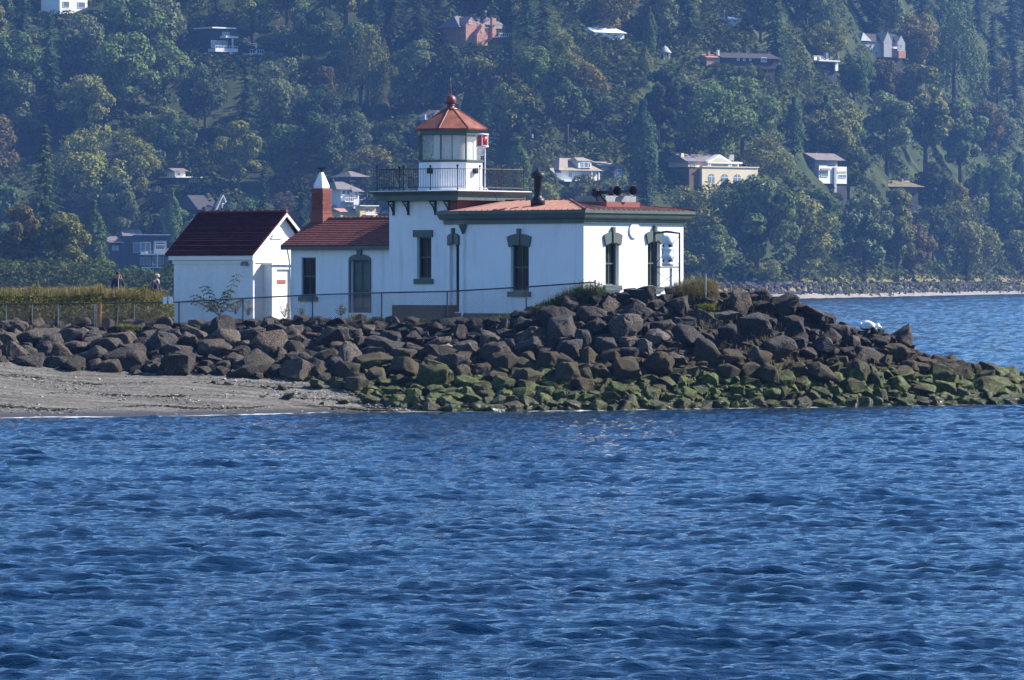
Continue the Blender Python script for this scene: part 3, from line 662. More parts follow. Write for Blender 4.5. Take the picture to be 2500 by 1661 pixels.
cc = V3((cu, cwv), 0); mb = MB(); mb.tube([cc+Vector((0,0,zc3-0.02)), cc+Vector((0,0,zc3+0.14))], 0.05, 8); mb.tube([cc+Vector((-0.16,0,zc3+0.16)), cc+Vector((0.16,0,zc3+0.18))], 0.04, 6); mb.build('flue_vane', m_black, cap)
# -- step/vault in front of the tower
mb = MB(MLH); us = Fr(L2W(-20,0.1), L2W(-5,0.1)); mb.box(us.s_at(958)-20, us.s_at(1094)-20, 0.08, 0.80, Z0-0.4, CH-(745-HY)*219/F); mb.build('entrance_step', m_conc, lh)
# ------------------------------------------------------------------ shed
sc = W(617, 770, 227.0); sO = Vector((sc.x, sc.y)); THS = math.radians(39.0)
sT = Vector((math.cos(THS), -math.sin(THS))); sM = Vector((math.sin(THS), math.cos(THS)))
def SW(u, w, z=0.0): p = sO + sT*u + sM*w; return Vector((p.x, p.y, z))
MS = Matrix(((sT.x, sM.x, 0, sO.x), (sT.y, sM.y, 0, sO.y), (0,0,1,0), (0,0,0,1)))
zs = 3.3; SL = -(Fr(SW(-10,0), SW(0,0)).s_at(617) - Fr(SW(-10,0), SW(0,0)).s_at(425)); SD = 4.0
zse = CH + (HY-632)*227.0/F; zsr = CH + (HY-521)*228.6/F
shed = thing('shed', 'white board-sided shed with steep dark maroon roof, left of the lighthouse', 'shed', SW(SL/2, SD/2, zs))
frS = Fr(SW(SL,0), SW(0,0)); frG = Fr(SW(0,0), SW(0,SD))
mb = MB(MS); mb.add([(SL,0.03,zs-0.3),(-0.03,0.03,zs-0.3),(-0.03,0.03,zse+0.1),(SL,0.03,zse+0.1),(SL,SD,zs-0.3),(-0.03,SD,zs-0.3),(-0.03,SD,zse),(SL,SD,zse),(-0.03,SD/2,zsr-0.06),(SL,SD/2,zsr-0.06)],
    [(0,1,2,3),(5,4,7,6),(1,5,6,8,2),(4,0,3,9,7)]); mb.build('wall_core', m_white2, shed)
nb = 50
for i in range(nb):
    s0 = frS.len*i/nb; s1 = frS.len*(i+1)/nb - 0.014; mb = MB(); frS.box(mb, s0, s1, zs-0.3, zse+0.02, -0.03, 0.012*(1+0.3*math.sin(i*7.3))); mb.build('siding_board', m_white2, shed)
ng = 42
for i in range(ng):
    s0 = SD*i/ng; s1 = SD*(i+1)/ng - 0.016; k = 1-abs((s0+s1)/2/SD-0.5)*2; zt = zse + (zsr-0.10-zse)*k
    mb = MB(); frG.box(mb, s0, s1, zs-0.3, zt, -0.03, 0.012*(1+0.3*math.sin(i*5.1))); mb.build('siding_board', m_white2, shed)
mb = MB(); frS.box(mb, frS.len-0.13, frS.len+0.03, zs-0.3, zse+0.06, 0.014, 0.045); frG.box(mb, -0.03, 0.12, zs-0.3, zse+0.06, 0.016, 0.046); mb.build('corner_board', m_white2, shed)
mb = MB(); frS.box(mb, -0.12, frS.len+0.2, zse-0.05, zse+0.16, 0.05, 0.24); frS.box(mb, -0.05, frS.len+0.02, zse-0.22, zse-0.06, 0.016, 0.06); mb.build('eave_board', m_white2, shed)
ov = 0.30; ro = 0.28
sl = (zsr-zse)/(SD/2)
mb = MB(MS)
u0, u1 = SL-ro, ro; wA, zA_ = -ov, zse+0.16-0.02; wB, zB_ = SD/2, zsr+0.02
for w0, z0, w1, z1 in ((wA, zA_, wB, zB_), (SD+ov, zA_, wB, zB_)):
    mb.add([(u0,w0,z0),(u1,w0,z0),(u1,w1,z1),(u0,w1,z1),(u0,w0,z0+0.07),(u1,w0,z0+0.07),(u1,w1,z1+0.07),(u0,w1,z1+0.07)], [(3,2,1,0),(4,5,6,7),(0,1,5,4),(2,3,7,6),(1,2,6,5),(3,0,4,7)])
sroof = mb.build('roof', m_shedroof, shed, label='steep maroon shingle roof in shade')
ncs = 17
for i in range(ncs):                     # shingle courses on the seaward slope
    f0, f1 = i/ncs, min((i+1.2)/ncs, 1.0); w0, w1 = wA + (wB-wA)*f0, wA + (wB-wA)*f1; z0, z1 = zA_ + (zB_-zA_)*f0 + 0.07, zA_ + (zB_-zA_)*f1 + 0.07; e_ = 0.015*math.sin(i*2.7)
    mb = MB(MS); mb.add([(u0-0.01,w0,z0+0.004),(u1+0.01,w0,z0+0.004),(u1+0.01,w1,z1+0.002),(u0-0.01,w1,z1+0.002),(u0-0.01,w0-0.01,z0+0.035+e_*0.3),(u1+0.01,w0-0.01,z0+0.035+e_*0.3),(u1+0.01,w1,z1+0.008),(u0-0.01,w1,z1+0.008)],
        [(3,2,1,0),(4,5,6,7),(0,1,5,4),(1,2,6,5),(2,3,7,6),(3,0,4,7)]); mb.build('shingle_course', m_shedroof, sroof)
for i in range(11):
    a = u0 + (u1-u0)*i/11; b = u0 + (u1-u0)*(i+1)/11; mb = MB(MS); mb.tube([(a, SD/2, zsr+0.08), (b, SD/2, zsr+0.095)], [0.07, 0.085], 6); mb.build('ridge_cap', m_tile, sroof)
for w0, w1 in ((-ov, SD/2), (SD+ov, SD/2)):        # white barge boards on the gable
    mb = MB(MS); z0, z1 = zA_-0.16, zB_-0.16; mb.add([(ro-0.05,w0,z0),(ro-0.05,w1,z1),(ro-0.05,w1,z1+0.15),(ro-0.05,w0,z0+0.15),(ro-0.0,w0,z0),(ro-0.0,w1,z1),(ro-0.0,w1,z1+0.15),(ro-0.0,w0,z0+0.15)],
        [(0,1,2,3),(7,6,5,4),(0,4,5,1),(1,5,6,2),(2,6,7,3),(3,7,4,0)]); mb.build('barge_board', m_white2, shed)
a = frG.rect(663, 684, 561, 580); 
for i in range(5):
    z = a[2] + (a[3]-a[2])*(i+0.5)/5; mb = MB(); frG.box(mb, a[0], a[1], z-0.035, z+0.01, 0.012, 0.07); mb.build('louvre_slat', m_white2, shed)
mb = MB(); frG.box(mb, a[0]-0.06, a[1]+0.06, a[3], a[3]+0.06, 0.012, 0.06); frG.box(mb, a[0]-0.06, a[1]+0.06, a[2]-0.06, a[2], 0.012, 0.06); mb.build('louvre_frame', m_white2, shed)
p = frG.s_at(643); q = p + 1.55; zt = frG.z_at(646, p)      # lean-to porch on the gable
mb = MB()
frG.box(mb, p, p+0.09, zs-0.3, zt-0.02, 0.013, 0.52); frG.box(mb, q-0.09, q, zs-0.3, zt-0.02, 0.013, 0.52); frG.box(mb, p+0.091, p+0.30, zs-0.3, zt-0.03, 0.42, 0.52); frG.box(mb, q-0.30, q-0.091, zs-0.3, zt-0.03, 0.42, 0.52); frG.box(mb, p+0.301, q-0.301, zt-0.22, zt-0.03, 0.42, 0.52)
porch = mb.build('porch', m_white2, shed, label='white lean-to porch on the sunny gable')
mb = MB(); frG.poly(mb, [(p-0.12, zt-0.015), (q+0.12, zt-0.015), (q+0.12, zt+0.045), (p-0.12, zt+0.045)], 0.013, 0.62); mb.build('porch_roof', m_white2, porch)
mb = MB(); frG.box(mb, p+0.31, q-0.31, zs-0.3, zt-0.23, 0.38, 0.43); pd = mb.build('porch_door', m_white2, porch)
zsg = frG.z_at(688, p+0.7); mb = MB(); frG.box(mb, p+0.34, p+1.0, zsg-0.085, zsg+0.085, 0.431, 0.455); mb.build('sign_board', mat('faded_red_sign', (0.36,0.09,0.075), 0.7, 0.15, 6), pd, label='small faded red sign on the porch')
l0 = frS.pt(frS.len-0.42, frS.z_at(641, 4.0), 0.16)
mb = MB(); mb.tube([frG.pt(0.0, l0.z, 0.05), frG.pt(1.9, l0.z, 0.05)], 0.018, 5); mb.build('conduit', m_steel, shed)
mb = MB(); mb.tube([l0, l0+Vector((0.2,0,0))], 0.05, 6); mb.tube([l0+Vector((-0.05,-0.02,0.02)), l0+Vector((-0.05,-0.1,-0.12))], [0.04,0.09], 8); mb.tube([l0+Vector((0.13,-0.02,0.02)), l0+Vector((0.13,-0.1,-0.12))], [0.04,0.09], 8); mb.build('floodlight', m_steel, shed)

# ------------------------------------------------------------------ fog horns on the main roof
hp = W(1485, 508, 214.5)
bx = Fr(L2W(-10, 2.0), L2W(0, 2.0))
fbu = -1.05
plat = thing('horn_plinth', 'grey box plinth with red base on the lighthouse roof under the horns', 'plinth', V3((-1.6, 3.45), zr-0.35))
mb = MB(MLH); mb.box(-2.45, -0.62, 2.35, 4.65, zr-0.42, zr-0.10); mb.build('plinth_flashing', m_brickp, plat)
mb = MB(MLH); mb.box(-2.4, -0.75, 2.45, 4.55, zr-0.097, zr+0.16); mb.build('plinth_box', mat('grey_painted_steel', (0.24,0.25,0.26), 0.5), plat)
def horn(px_mouth, py, px_tail, Yd, label):
    zc = CH - (py-HY)*Yd/F
    mo = W(px_mouth, py, Yd); dirw = (Vector((T2.x, T2.y, 0))*0.93 + Vector((0,-0.28,0.02))).normalized()
    L = (px_mouth-px_tail)*Yd/F/dirw.x
    h = thing('fog_horn', label, 'horn', (mo - dirw*L*0.9) - Vector((0,0,0.35)), 'fog horns on the roof')
    q = dirw.to_track_quat('Z', 'Y').to_matrix().to_4x4(); q.translation = mo
    mb = MB(q); mb.lathe([(0.075,-L),(0.075,-0.30),(0.09,-0.22),(0.13,-0.12),(0.19,-0.05),(0.235,0.0),(0.245,0.012),(0.235,0.016),(0.18,-0.04),(0.11,-0.12),(0.06,-0.24),(0.0,-0.30)], 20); mb.build('trumpet', m_black, h, True)
    mb = MB(q); mb.lathe([(0.0,-L-0.16),(0.12,-L-0.15),(0.20,-L-0.10),(0.22,-L-0.02),(0.20,-L+0.05),(0.10,-L+0.09),(0.075,-L+0.12)], 16); mb.build('driver_drum', m_black, h, True)
    mb = MB(); t = mo - dirw*L; mb.tube([t + Vector((0,0,-0.05)), t + Vector((0.05,0.0,-0.36))], 0.06, 6); mb.tube([t + dirw*0.15 + Vector((0,0,-0.02)), t + dirw*0.62 + Vector((0,0,-0.40))], 0.045, 6); mb.build('mount', m_black, h)
    mb = MB(q); mb.tube([(0.0,0.16,-L-0.05),(0.05,0.10,-L+0.2),(0.0,0.05,-L+0.35)], 0.02, 5); mb.build('air_pipe', m_black, h)
horn(1506, 468, 1457, 213.4, 'black fog horn on the roof, nearer and left of the pair')
horn(1545, 467, 1497, 215.2, 'black fog horn on the roof, right of the pair by the roof edge')

# ------------------------------------------------------------------ red signal lamp on the gallery
bp = Vector((*L2W(ctr[0]+1.95, ctr[1]-0.25), zpl+0.03)); bY = bp.y; bp.x = (1184-CX)*bY/F
bea = thing('signal_lamp', 'red banded signal lamp on a thin steel post on the gallery', 'lamp', bp)
zl0 = CH-(358-HY)*bY/F; zl1 = CH-(329-HY)*bY/F
mb = MB(); mb.tube([bp, (bp.x, bp.y, zl0-0.12)], 0.03, 8); mb.build('post', m_lamp, bea)
for a in (0.4, 2.5, 4.6):
    mb = MB(); mb.tube([bp+Vector((0,0,0.16)), bp+Vector((0.16*math.cos(a),0.16*math.sin(a),0.0))], 0.016, 5); mb.build('foot_strut', m_lamp, bea)
mb = MB(); mb.lathe([(0.03,zl0-0.40),(0.08,zl0-0.36),(0.05,zl0-0.30),(0.06,zl0-0.22),(0.16,zl0-0.06),(0.28,zl0-0.02),(0.29,zl0+0.02),(0.27,zl0+0.03)], 16, (bp.x-0.12,bp.y,0)); mb.build('lamp_base', m_lamp, bea, True)
mb = MB(); mb.lathe([(0.255,zl0+0.031),(0.255,zl1-0.03)], 20, (bp.x-0.12,bp.y,0)); mb.build('red_lens', m_red, bea, True)
for k in range(6):
    t = k*math.pi/3 + 0.5; mb = MB(); c = Vector((bp.x-0.12+0.26*math.cos(t), bp.y+0.26*math.sin(t), 0)); mb.tube([c+Vector((0,0,zl0+0.03)), c+Vector((0,0,zl1-0.03))], 0.03, 5); mb.build('lens_bar', m_lamp, bea)
mb = MB(); mb.lathe([(0.29,zl1-0.029),(0.30,zl1),(0.27,zl1+0.03),(0.05,zl1+0.05)], 18, (bp.x-0.12,bp.y,0)); mb.build('lamp_cap', m_lamp, bea, True)
mb = MB(); pts = [bp+Vector((0.05,-0.05,0.02)), bp+Vector((0.30,-0.25,-0.02)), bp+Vector((0.46,-0.32,-0.25)), bp+Vector((0.55,-0.35,-0.52))]; mb.tube(pts, 0.014, 5); mb.build('cable', m_black, bea)

# ------------------------------------------------------------------ white lantern in a guyed steel frame, in front of the end wall
fY = 209.6; fg = 3.6
fx0, fx1 = PX(1597, fY), PX(1659, fY); fz = lambda py: CH-(py-HY)*fY/F
fl = thing('frame_light', 'white drum navigation light hung in a dark steel frame before the end wall', 'light', ((fx0+fx1)/2, fY, fg))
mb = MB(); mb.tube([(fx0,fY,fg),(fx0,fY,fz(558))], 0.045, 6); mb.build('frame_post', m_dksteel, fl)
mb = MB(); mb.tube([(fx1,fY,fg),(fx1,fY,fz(568))], 0.045, 6); mb.build('frame_post', m_dksteel, fl)
xm = (fx0+fx1)/2
mb = MB(); mb.add([(fx0,fY-0.04,fz(572)),(xm,fY-0.04,fz(569)),(fx1,fY-0.04,fz(572)),(fx1,fY-0.04,fz(568)),(xm,fY-0.04,fz(563)),(fx0,fY-0.04,fz(568)),(fx0,fY+0.04,fz(572)),(xm,fY+0.04,fz(569)),(fx1,fY+0.04,fz(572)),(fx1,fY+0.04,fz(568)),(xm,fY+0.04,fz(563)),(fx0,fY+0.04,fz(568))],
    [(0,1,4,5),(1,2,3,4),(7,6,11,10),(8,7,10,9),(5,4,10,11),(4,3,9,10),(1,0,6,7),(2,1,7,8)]); mb.build('cross_beam', m_dksteel, fl)
mb = MB(); mb.box(fx0, fx1, fY-0.3, fY+0.3, fz(654), fz(651)); mb.build('platform', m_dksteel, fl)
lx = PX(1630, fY)
mb = MB(); mb.tube([(PX(1638,fY),fY,fg),(PX(1638,fY),fY,fz(655))], 0.06, 8); mb.build('mast', m_lamp, fl)
mb = MB(); z = lambda py: fz(py)
mb.lathe([(0.22,z(650)),(0.25,z(646)),(0.26,z(643)),(0.20,z(640)),(0.20,z(634)),(0.26,z(632)),(0.26,z(622)),(0.25,z(621)),(0.25,z(611)),(0.26,z(610)),(0.26,z(606)),(0.21,z(605)),(0.21,z(597)),(0.26,z(595)),(0.27,z(590)),(0.26,z(585)),(0.24,z(578)),(0.17,z(575)),(0.05,z(574))], 18, (lx,fY,0)); mb.build('lamp_drum', m_lamp, fl, True)
for py0, py1 in ((604,597),(640,634)):
    for k in range(4):
        t = k*math.pi/2 - 1.1; mb = MB(); mb.box(-0.07,0.07,-0.012,0.012,z(py0)+0.01,z(py1)-0.01); r = Matrix.Rotation(t+math.pi/2,4,'Z'); r.translation = Vector((lx+0.215*math.cos(t), fY+0.215*math.sin(t), 0)); mb.v = [r @ v for v in mb.v]; mb.build('lens_window', m_glass, fl)
for (xa, pa, xb, pb) in ((fx0,576,fx1,648),(fx1,576,fx0,648),(fx0,658,fx1,705),(fx1,658,fx0,705)):
    mb = MB(); mb.tube([(xa,fY+0.06 if xa==fx0 else fY-0.06,fz(pa)),(xb,fY+0.06 if xa==fx0 else fY-0.06,fz(pb))], 0.011, 4); mb.build('guy_wire', m_dksteel, fl)
mb = MB(); mb.tube([(lx-0.26,fY-0.1,fz(600)),(lx-0.24,fY-0.15,fz(615)),(lx-0.16,fY-0.15,fz(628)),(lx-0.2,fY-0.1,fz(648))], 0.012, 5); mb.build('power_cable', m_black, fl)

# ------------------------------------------------------------------ chain-link fence
fence_pts = [(-260,747,207.5),(0,743,208.2),(212,741,208.4),(430,738,208.6),(593,729,208.8),(763,720,209.0),(932,715,209.4),(1092,712,209.2),(1285,701,208.4),(1453,689,207.6)]
fp = [W(*q) for q in fence_pts]
fence = thing('chain_link_fence', 'low chain-link fence with dark top rail along the top of the rocks', 'fence', (fp[4].x, fp[4].y, 3.4))
mb = MB(); mb.tube(fp, 0.032, 6); mb.build('top_rail', m_dksteel, fence)
post_px = [15, 79, 142, 328, 437, 593, 763, 932, 1092, 1285, 1453]
def rail_at(px):
    i = max(k for k in range(len(fence_pts)-1) if fence_pts[k][0] <= px); a, b = fence_pts[i], fence_pts[i+1]
    f = (px-a[0])/(b[0]-a[0]); return W(px, a[1]+(b[1]-a[1])*f, a[2]+(b[2]-a[2])*f)
for px in post_px:
    p = rail_at(px); mb = MB(); top = 0.05 if px > 1400 else -0.002
    mb.tube([(p.x,p.y+0.003,p.z+top),(p.x,p.y+0.003,p.z-1.35)], 0.033 if px > 400 else 0.022, 6); po = mb.build('fence_post', m_dksteel if px > 430 else m_steel, fence)
    if px > 1400:
        mb = MB(); mb.lathe([(0.04,0),(0.045,0.03),(0.0,0.06)], 8, (p.x,p.y,p.z+0.05)); mb.build('post_cap', m_steel, po)
p = rail_at(288); mb = MB(); mb.tube([(p.x+0.03,p.y,p.z),(p.x-0.05,p.y,p.z-0.95)], 0.025, 5); mb.build('fence_post', m_wood, fence)
mbw = MB(); HT = 1.15; pitch = 0.085
def wire(a, b):
    n = Vector((0,-0.006,0)); d = (b-a).normalized(); s = d.cross(Vector((0,-1,0))).normalized()*0.0028
    mbw.add([a-s, a+s, a+n, b-s, b+s, b+n], [(0,1,4,3),(1,2,5,4),(2,0,3,5)])
seglen = 0.0
for a, b in zip(fp[1:], fp[2:]):
    L = (b-a).length; n = int(L/pitch); t = (b-a)/L; dn = Vector((0,0,-HT)); k = int(HT/pitch)
    for i in range(-k, n+1):
        for sgn in (1, -1):
            s0, s1 = i*pitch, i*pitch + HT; q0, q1 = 0.0, 1.0
            if s0 < 0: q0 = -s0/HT
            if s1 > L: q1 = 1-(s1-L)/HT
            if q1 - q0 < 0.02: continue
            sa, sb = s0+HT*q0, s0+HT*q1
            if sgn > 0: wire(a+t*sa+dn*q0, a+t*sb+dn*q1)
            else: wire(a+t*sa+dn*(1-q0), a+t*sb+dn*(1-q1))
tag(mbw.build('wire_mesh', m_dksteel, fence), kind='stuff')
mb = MB(); c0, c1 = W(1453,692,207.6), W(1562,708,207.4); mb.tube([c0, W(1480,698,207.5), W(1520,706,207.4), c1, W(1640,702,207.6), W(1722,680,207.8)], 0.013, 4); mb.build('sagging_wire', m_steel, fence)
p = W(1723, 672, 207.8); pp = thing('bare_fence_post', 'lone steel fence post standing in dry grass right of the lighthouse', 'post', (p.x,p.y,3.9))
mb = MB(); mb.tube([(p.x,p.y,p.z),(p.x,p.y,3.9)], 0.034, 7); mb.build('post_tube', m_steel, pp); mb = MB(); mb.lathe([(0.04,0),(0.045,0.03),(0.0,0.06)], 8, p); mb.build('post_cap', m_steel, pp)
p = W(238, 742, 208.2); tp = thing('rusted_post', 'thick rusted orange post behind the fence, left of the shed', 'post', (p.x,p.y,3.4))
mb = MB(); mb.box(p.x-0.0,p.x+0.15,p.y-0.08,p.y+0.08,3.2,p.z+0.02); mb.build('post_beam', m_orange, tp); mb = MB(); mb.box(p.x-0.14,p.x-0.004,p.y-0.06,p.y+0.06,3.2,p.z-0.01); mb.build('post_plate', mat('flaking_white_post', (0.45,0.36,0.25), 0.8, 0.4, 6), tp)
p = W(412, 733, 208.9); sg = thing('small_sign', 'pair of small white sign boards on the fence beside the shed', 'sign', (p.x,p.y,p.z-0.15))
for dx in (-0.13, 0.10): mb = MB(); mb.box(p.x+dx-0.085,p.x+dx+0.085,p.y-0.42,p.y-0.40,p.z-0.16,p.z+0.14); mb.build('sign_board', m_white2, sg)
mb = MB(); mb.box(p.x-0.2,p.x+0.2,p.y-0.399,p.y-0.37,p.z-0.03,p.z+0.03); mb.build('sign_rail', m_steel, sg)
q = hit_spit(1050, 865); lg = thing('driftwood_log', 'pale smooth driftwood log lying across the boulders below the tower', 'log', q)
mb = MB(); mb.tube([q+Vector((-1.0,0.1,0.12)), q+Vector((-0.5,0.0,0.18)), q+Vector((0.3,-0.1,0.27)), q+Vector((0.75,-0.1,0.32)), q+Vector((0.9,-0.12,0.30))], [0.03,0.055,0.075,0.09,0.05], 8); mb.build('trunk', m_wood, lg, True)
mb = MB(); mb.tube([q+Vector((0.55,-0.1,0.33)), q+Vector((0.78,-0.1,0.42))], [0.05,0.03], 6); mb.build('stub', m_wood, lg, True)
# ------------------------------------------------------------------ boulders
def m_rock():
    m, t, p, o = new_mat('boulder_stone')
    P = wpos(t); sx = nd(t, 'ShaderNodeSeparateXYZ'); t.links.new(P, sx.inputs[0]); z = sx.outputs[2]; x = sx.outputs[0]
    oi = nd(t, 'ShaderNodeObjectInfo'); rnd = oi.outputs['Random']
    n1 = noise_(t, 1.6, 6, None, 0.6); n2 = noise_(t, 11, 5, None, 0.65); n3 = noise_(t, 0.7, 3)
    base = ramp(t, n2, [(0.28, (0.015, 0.0135, 0.013)), (0.5, (0.052, 0.046, 0.042)), (0.73, (0.150, 0.132, 0.115))])
    tint = ramp(t, rnd, [(0.0, (0.42, 0.39, 0.40)), (0.35, (0.85, 0.78, 0.72)), (0.6, (0.66, 0.66, 0.70)), (0.85, (1.2, 1.0, 0.78)), (0.95, (1.25, 1.2, 1.12)), (1.0, (1.7, 1.65, 1.55))])
    base = mix(t, 1.0, base, tint, 'MULTIPLY')
    wob = math_(t, 'ADD', math_(t, 'MULTIPLY', n1, 1.5), math_(t, 'MULTIPLY', n3, 1.4))
    zz = math_(t, 'ADD', math_(t, 'SUBTRACT', z, math_(t, 'SUBTRACT', wob, 1.45)), math_(t, 'MULTIPLY', math_(t, 'SUBTRACT', math_(t, 'FRACT', math_(t, 'MULTIPLY', rnd, 7.31)), 0.42), 1.1))
    # rockweed belt, then green algae nearest the water; both thin out towards the beach on the left
    lf = ramp(t, math_(t, 'ADD', math_(t, 'MULTIPLY', x, 0.02), 0.5), [(0.30, (0,0,0)), (0.44, (1,1,1))])
    weedn = noise_(t, 24, 3, None, 0.7)
    weed = ramp(t, weedn, [(0.35, (0.022, 0.016, 0.008)), (0.62, (0.075, 0.055, 0.022)), (0.78, (0.15, 0.12, 0.05))])
    wm = math_(t, 'MULTIPLY', ramp(t, math_(t, 'MULTIPLY', zz, 0.25), [(0.50, (1,1,1)), (0.62, (0,0,0))]), math_(t, 'ADD', 0.15, math_(t, 'MULTIPLY', lf, 0.65)))
    c = mix(t, wm, base, weed)
    alg = ramp(t, noise_(t, 5, 5, None, 0.65), [(0.30, (0.012, 0.020, 0.005)), (0.5, (0.058, 0.080, 0.012)), (0.68, (0.175, 0.20, 0.030))])
    gn = nd(t, 'ShaderNodeNewGeometry'); ns = nd(t, 'ShaderNodeSeparateXYZ'); t.links.new(gn.outputs['Normal'], ns.inputs[0])
    gm = ramp(t, math_(t, 'ADD', math_(t, 'MULTIPLY', zz, 0.25), math_(t, 'MULTIPLY', ns.outputs[2], -0.05)), [(0.26, (1,1,1)), (0.39, (0,0,0))])
    gp = ramp(t, noise_(t, 1.1, 4), [(0.36, (0.08,0.08,0.08)), (0.52, (1,1,1))])
    gmask = math_(t, 'MULTIPLY', math_(t, 'MULTIPLY', gm, gp), math_(t, 'ADD', 0.12, math_(t, 'MULTIPLY', lf, 0.88)))
    c = mix(t, gmask, c, alg)
    wet = ramp(t, math_(t, 'ADD', z, math_(t, 'MULTIPLY', n1, 0.3)), [(0.3, (1,1,1)), (0.75, (0,0,0))])
    c = mix(t, math_(t, 'MULTIPLY', wet, 0.55), c, mix(t, 1.0, c, (0.35, 0.35, 0.35), 'MULTIPLY'))
    t.links.new(c, p.inputs['Base Color'])
    t.links.new(math_(t, 'SUBTRACT', 0.85, math_(t, 'ADD', math_(t, 'MULTIPLY', wet, 0.5), math_(t, 'MULTIPLY', gmask, 0.2))), p.inputs['Roughness'])
    p.inputs['Specular IOR Level'].default_value = 0.35
    h = math_(t, 'ADD', math_(t, 'ADD', n2, math_(t, 'MULTIPLY', n1, 1.2)), math_(t, 'MULTIPLY', weedn, math_(t, 'MULTIPLY', wm, 1.2)))
    bump(t, p, h, 0.8, 0.10)
    return m
M_ROCK = m_rock()
def rock_mesh(seed, npts=15, rough=0.05, cuts=1, blocky=0.5):
    r = random.Random(seed); bm = bmesh.new()
    for _ in range(npts):
        v = Vector((r.gauss(0,1), r.gauss(0,1), r.gauss(0,1))).normalized()
        mx = max(abs(v.x), abs(v.y), abs(v.z)); v = v*(1-blocky) + v/mx*blocky*0.85
        v *= r.uniform(0.85, 1.05); bm.verts.new((v.x, v.y, v.z))
    res = bmesh.ops.convex_hull(bm, input=bm.verts)
    bmesh.ops.delete(bm, geom=[g for g in res['geom_interior'] if isinstance(g, bmesh.types.BMVert)], context='VERTS')
    bmesh.ops.dissolve_limit(bm, angle_limit=0.20, verts=bm.verts, edges=bm.edges)
    if cuts >= 1:
        bmesh.ops.bevel(bm, geom=bm.edges[:], offset=0.13, segments=2, profile=0.6, affect='EDGES', clamp_overlap=True)
        bmesh.ops.triangulate(bm, faces=bm.faces)
        long_ = [e for e in bm.edges if e.calc_length() > 0.26]
        bmesh.ops.subdivide_edges(bm, edges=long_, cuts=2 if cuts > 1 else 1, use_grid_fill=True)
        bmesh.ops.triangulate(bm, faces=bm.faces)
        off = Vector((seed*3.1, seed*1.7, seed*0.9))
        for v in bm.verts:
            n = noise.noise(v.co*1.7 + off)*0.55 + noise.noise(v.co*4.2 + off)*0.35 + noise.noise(v.co*9.0 + off)*0.16
            v.co += v.co.normalized()*n*rough*3
    bmesh.ops.recalc_face_normals(bm, faces=bm.faces)
    me = bpy.data.meshes.new('boulder'); bm.to_mesh(me); bm.free(); me.materials.append(M_ROCK)
    me.polygons.foreach_set('use_smooth', [cuts >= 1]*len(me.polygons))
    if cuts >= 1: me.set_sharp_from_angle(angle=math.radians(38))
    return me
ROCKS = [rock_mesh(s, (11 + s % 7) if s % 2 else (18 + s % 9), 0.05 + 0.02*(s % 3), 2, 0.25 + 0.45*((s*37) % 10)/10) for s in range(30)]
SKY_X = [-200,0,430,620,760,880,1150,1250,1330,1400,1470,1540,1600,1700,1760,1830,1930,1990,2060,2085,2150,2165,2200,2250,2300,2400,2500,2700]
SKY_Y = [762,760,758,758,752,768,772,752,738,716,706,692,696,702,706,699,702,735,762,806,816,794,786,820,850,868,890,950]
def under_sky(p, rx, rz):
    px, _ = proj(p); top = proj(p + Vector((0, 0, rz*0.92)))[1]; w = rx*F/p.y*0.7
    return all(top > np.interp(px + d, SKY_X, SKY_Y) for d in (-w, 0, w))
placed = []                                # (pos, rx, ry, rz, prototype, rot)
def try_rock(p, rx, ry, rz, k=0.80, force=False):
    for q in placed:
        d = q[0] - p; m = (rx + q[1])*k
        if not force and abs(d.x) < m and d.length < ((max(rx, rz)+max(q[1], q[3]))*k): return False
    placed.append((p, rx, ry, rz, random.randrange(len(ROCKS)), random.uniform(0, 6.28))); return True
# boulders that stand out in the photograph: (px, py of the centre, width px, height px)
HAND = [(302,878,118,66),(185,892,80,44),(605,906,118,50),(545,800,86,72),(1572,720,72,60),(1805,738,86,72),(2196,822,96,76),(1660,750,80,66),(1500,745,76,56),(1700,706,44,36),
        (1640,712,54,36),(1740,722,58,40),(1870,700,46,32),(1905,700,46,32),(420,905,46,34),(715,850,72,64),(760,885,84,56),(850,870,86,80),(990,800,40,36),(960,830,34,50),
        (880,780,34,36),(1130,815,76,50),(1200,828,76,62),(1280,800,72,58),(1390,745,66,46),(1425,830,66,62),(1480,845,76,56),(1620,800,92,46),(1575,850,62,56),(1530,905,112,72),
        (1850,870,88,66),(1780,820,62,70),(1930,800,96,70),(2010,850,90,64),(2080,835,60,44),(2090,905,78,64),(2140,930,62,50),(2250,868,64,44),(2330,880,62,40),(1915,925,62,48),
        (1140,935,90,44),(1230,940,82,48),(1290,920,86,60),(1340,880,90,52),(1180,905,60,44),(940,935,60,40),(900,960,40,26),(770,938,56,32),(825,942,50,28),(705,968,46,24),
        (40,800,60,50),(80,760,56,44),(120,775,52,42),(20,835,60,56),(100,850,62,44),(230,830,58,40),(340,800,48,40),(260,790,50,36),(300,775,44,26),(370,840,40,30),(400,790,50,44),
        (630,918,36,20),(540,890,56,36),(500,905,44,26),(480,880,46,34),(2240,900,70,50),(2380,905,60,38),(2440,930,58,36),(2480,955,50,40),(2350,945,64,44),(690,945,30,18)]
for px, py, w, h in HAND:
    q = hit_spit(px, py + h*0.35)
    if q is None: continue
    rx = w/2*q.y/F; rz = h/2*q.y/F*1.05
    try_rock(q + Vector((0, rx*0.35, rz*0.55)), rx*1.02, max(rx, rz)*0.85, rz*1.1, force=True)  # no skyline test: measured
def slope_pt(r):
    px = r.uniform(-120, 2640); x = PX(px); ty, cY = np.interp(x, _x, _toeY), np.interp(x, _x, _cY)
    f = r.random(); Y = ty - 0.2 + (cY + 0.35 - ty)*f
    return Vector((x*Y/205.0, Y, float(zT(x*Y/205.0, Y)))), f, px
rr = random.Random(5)
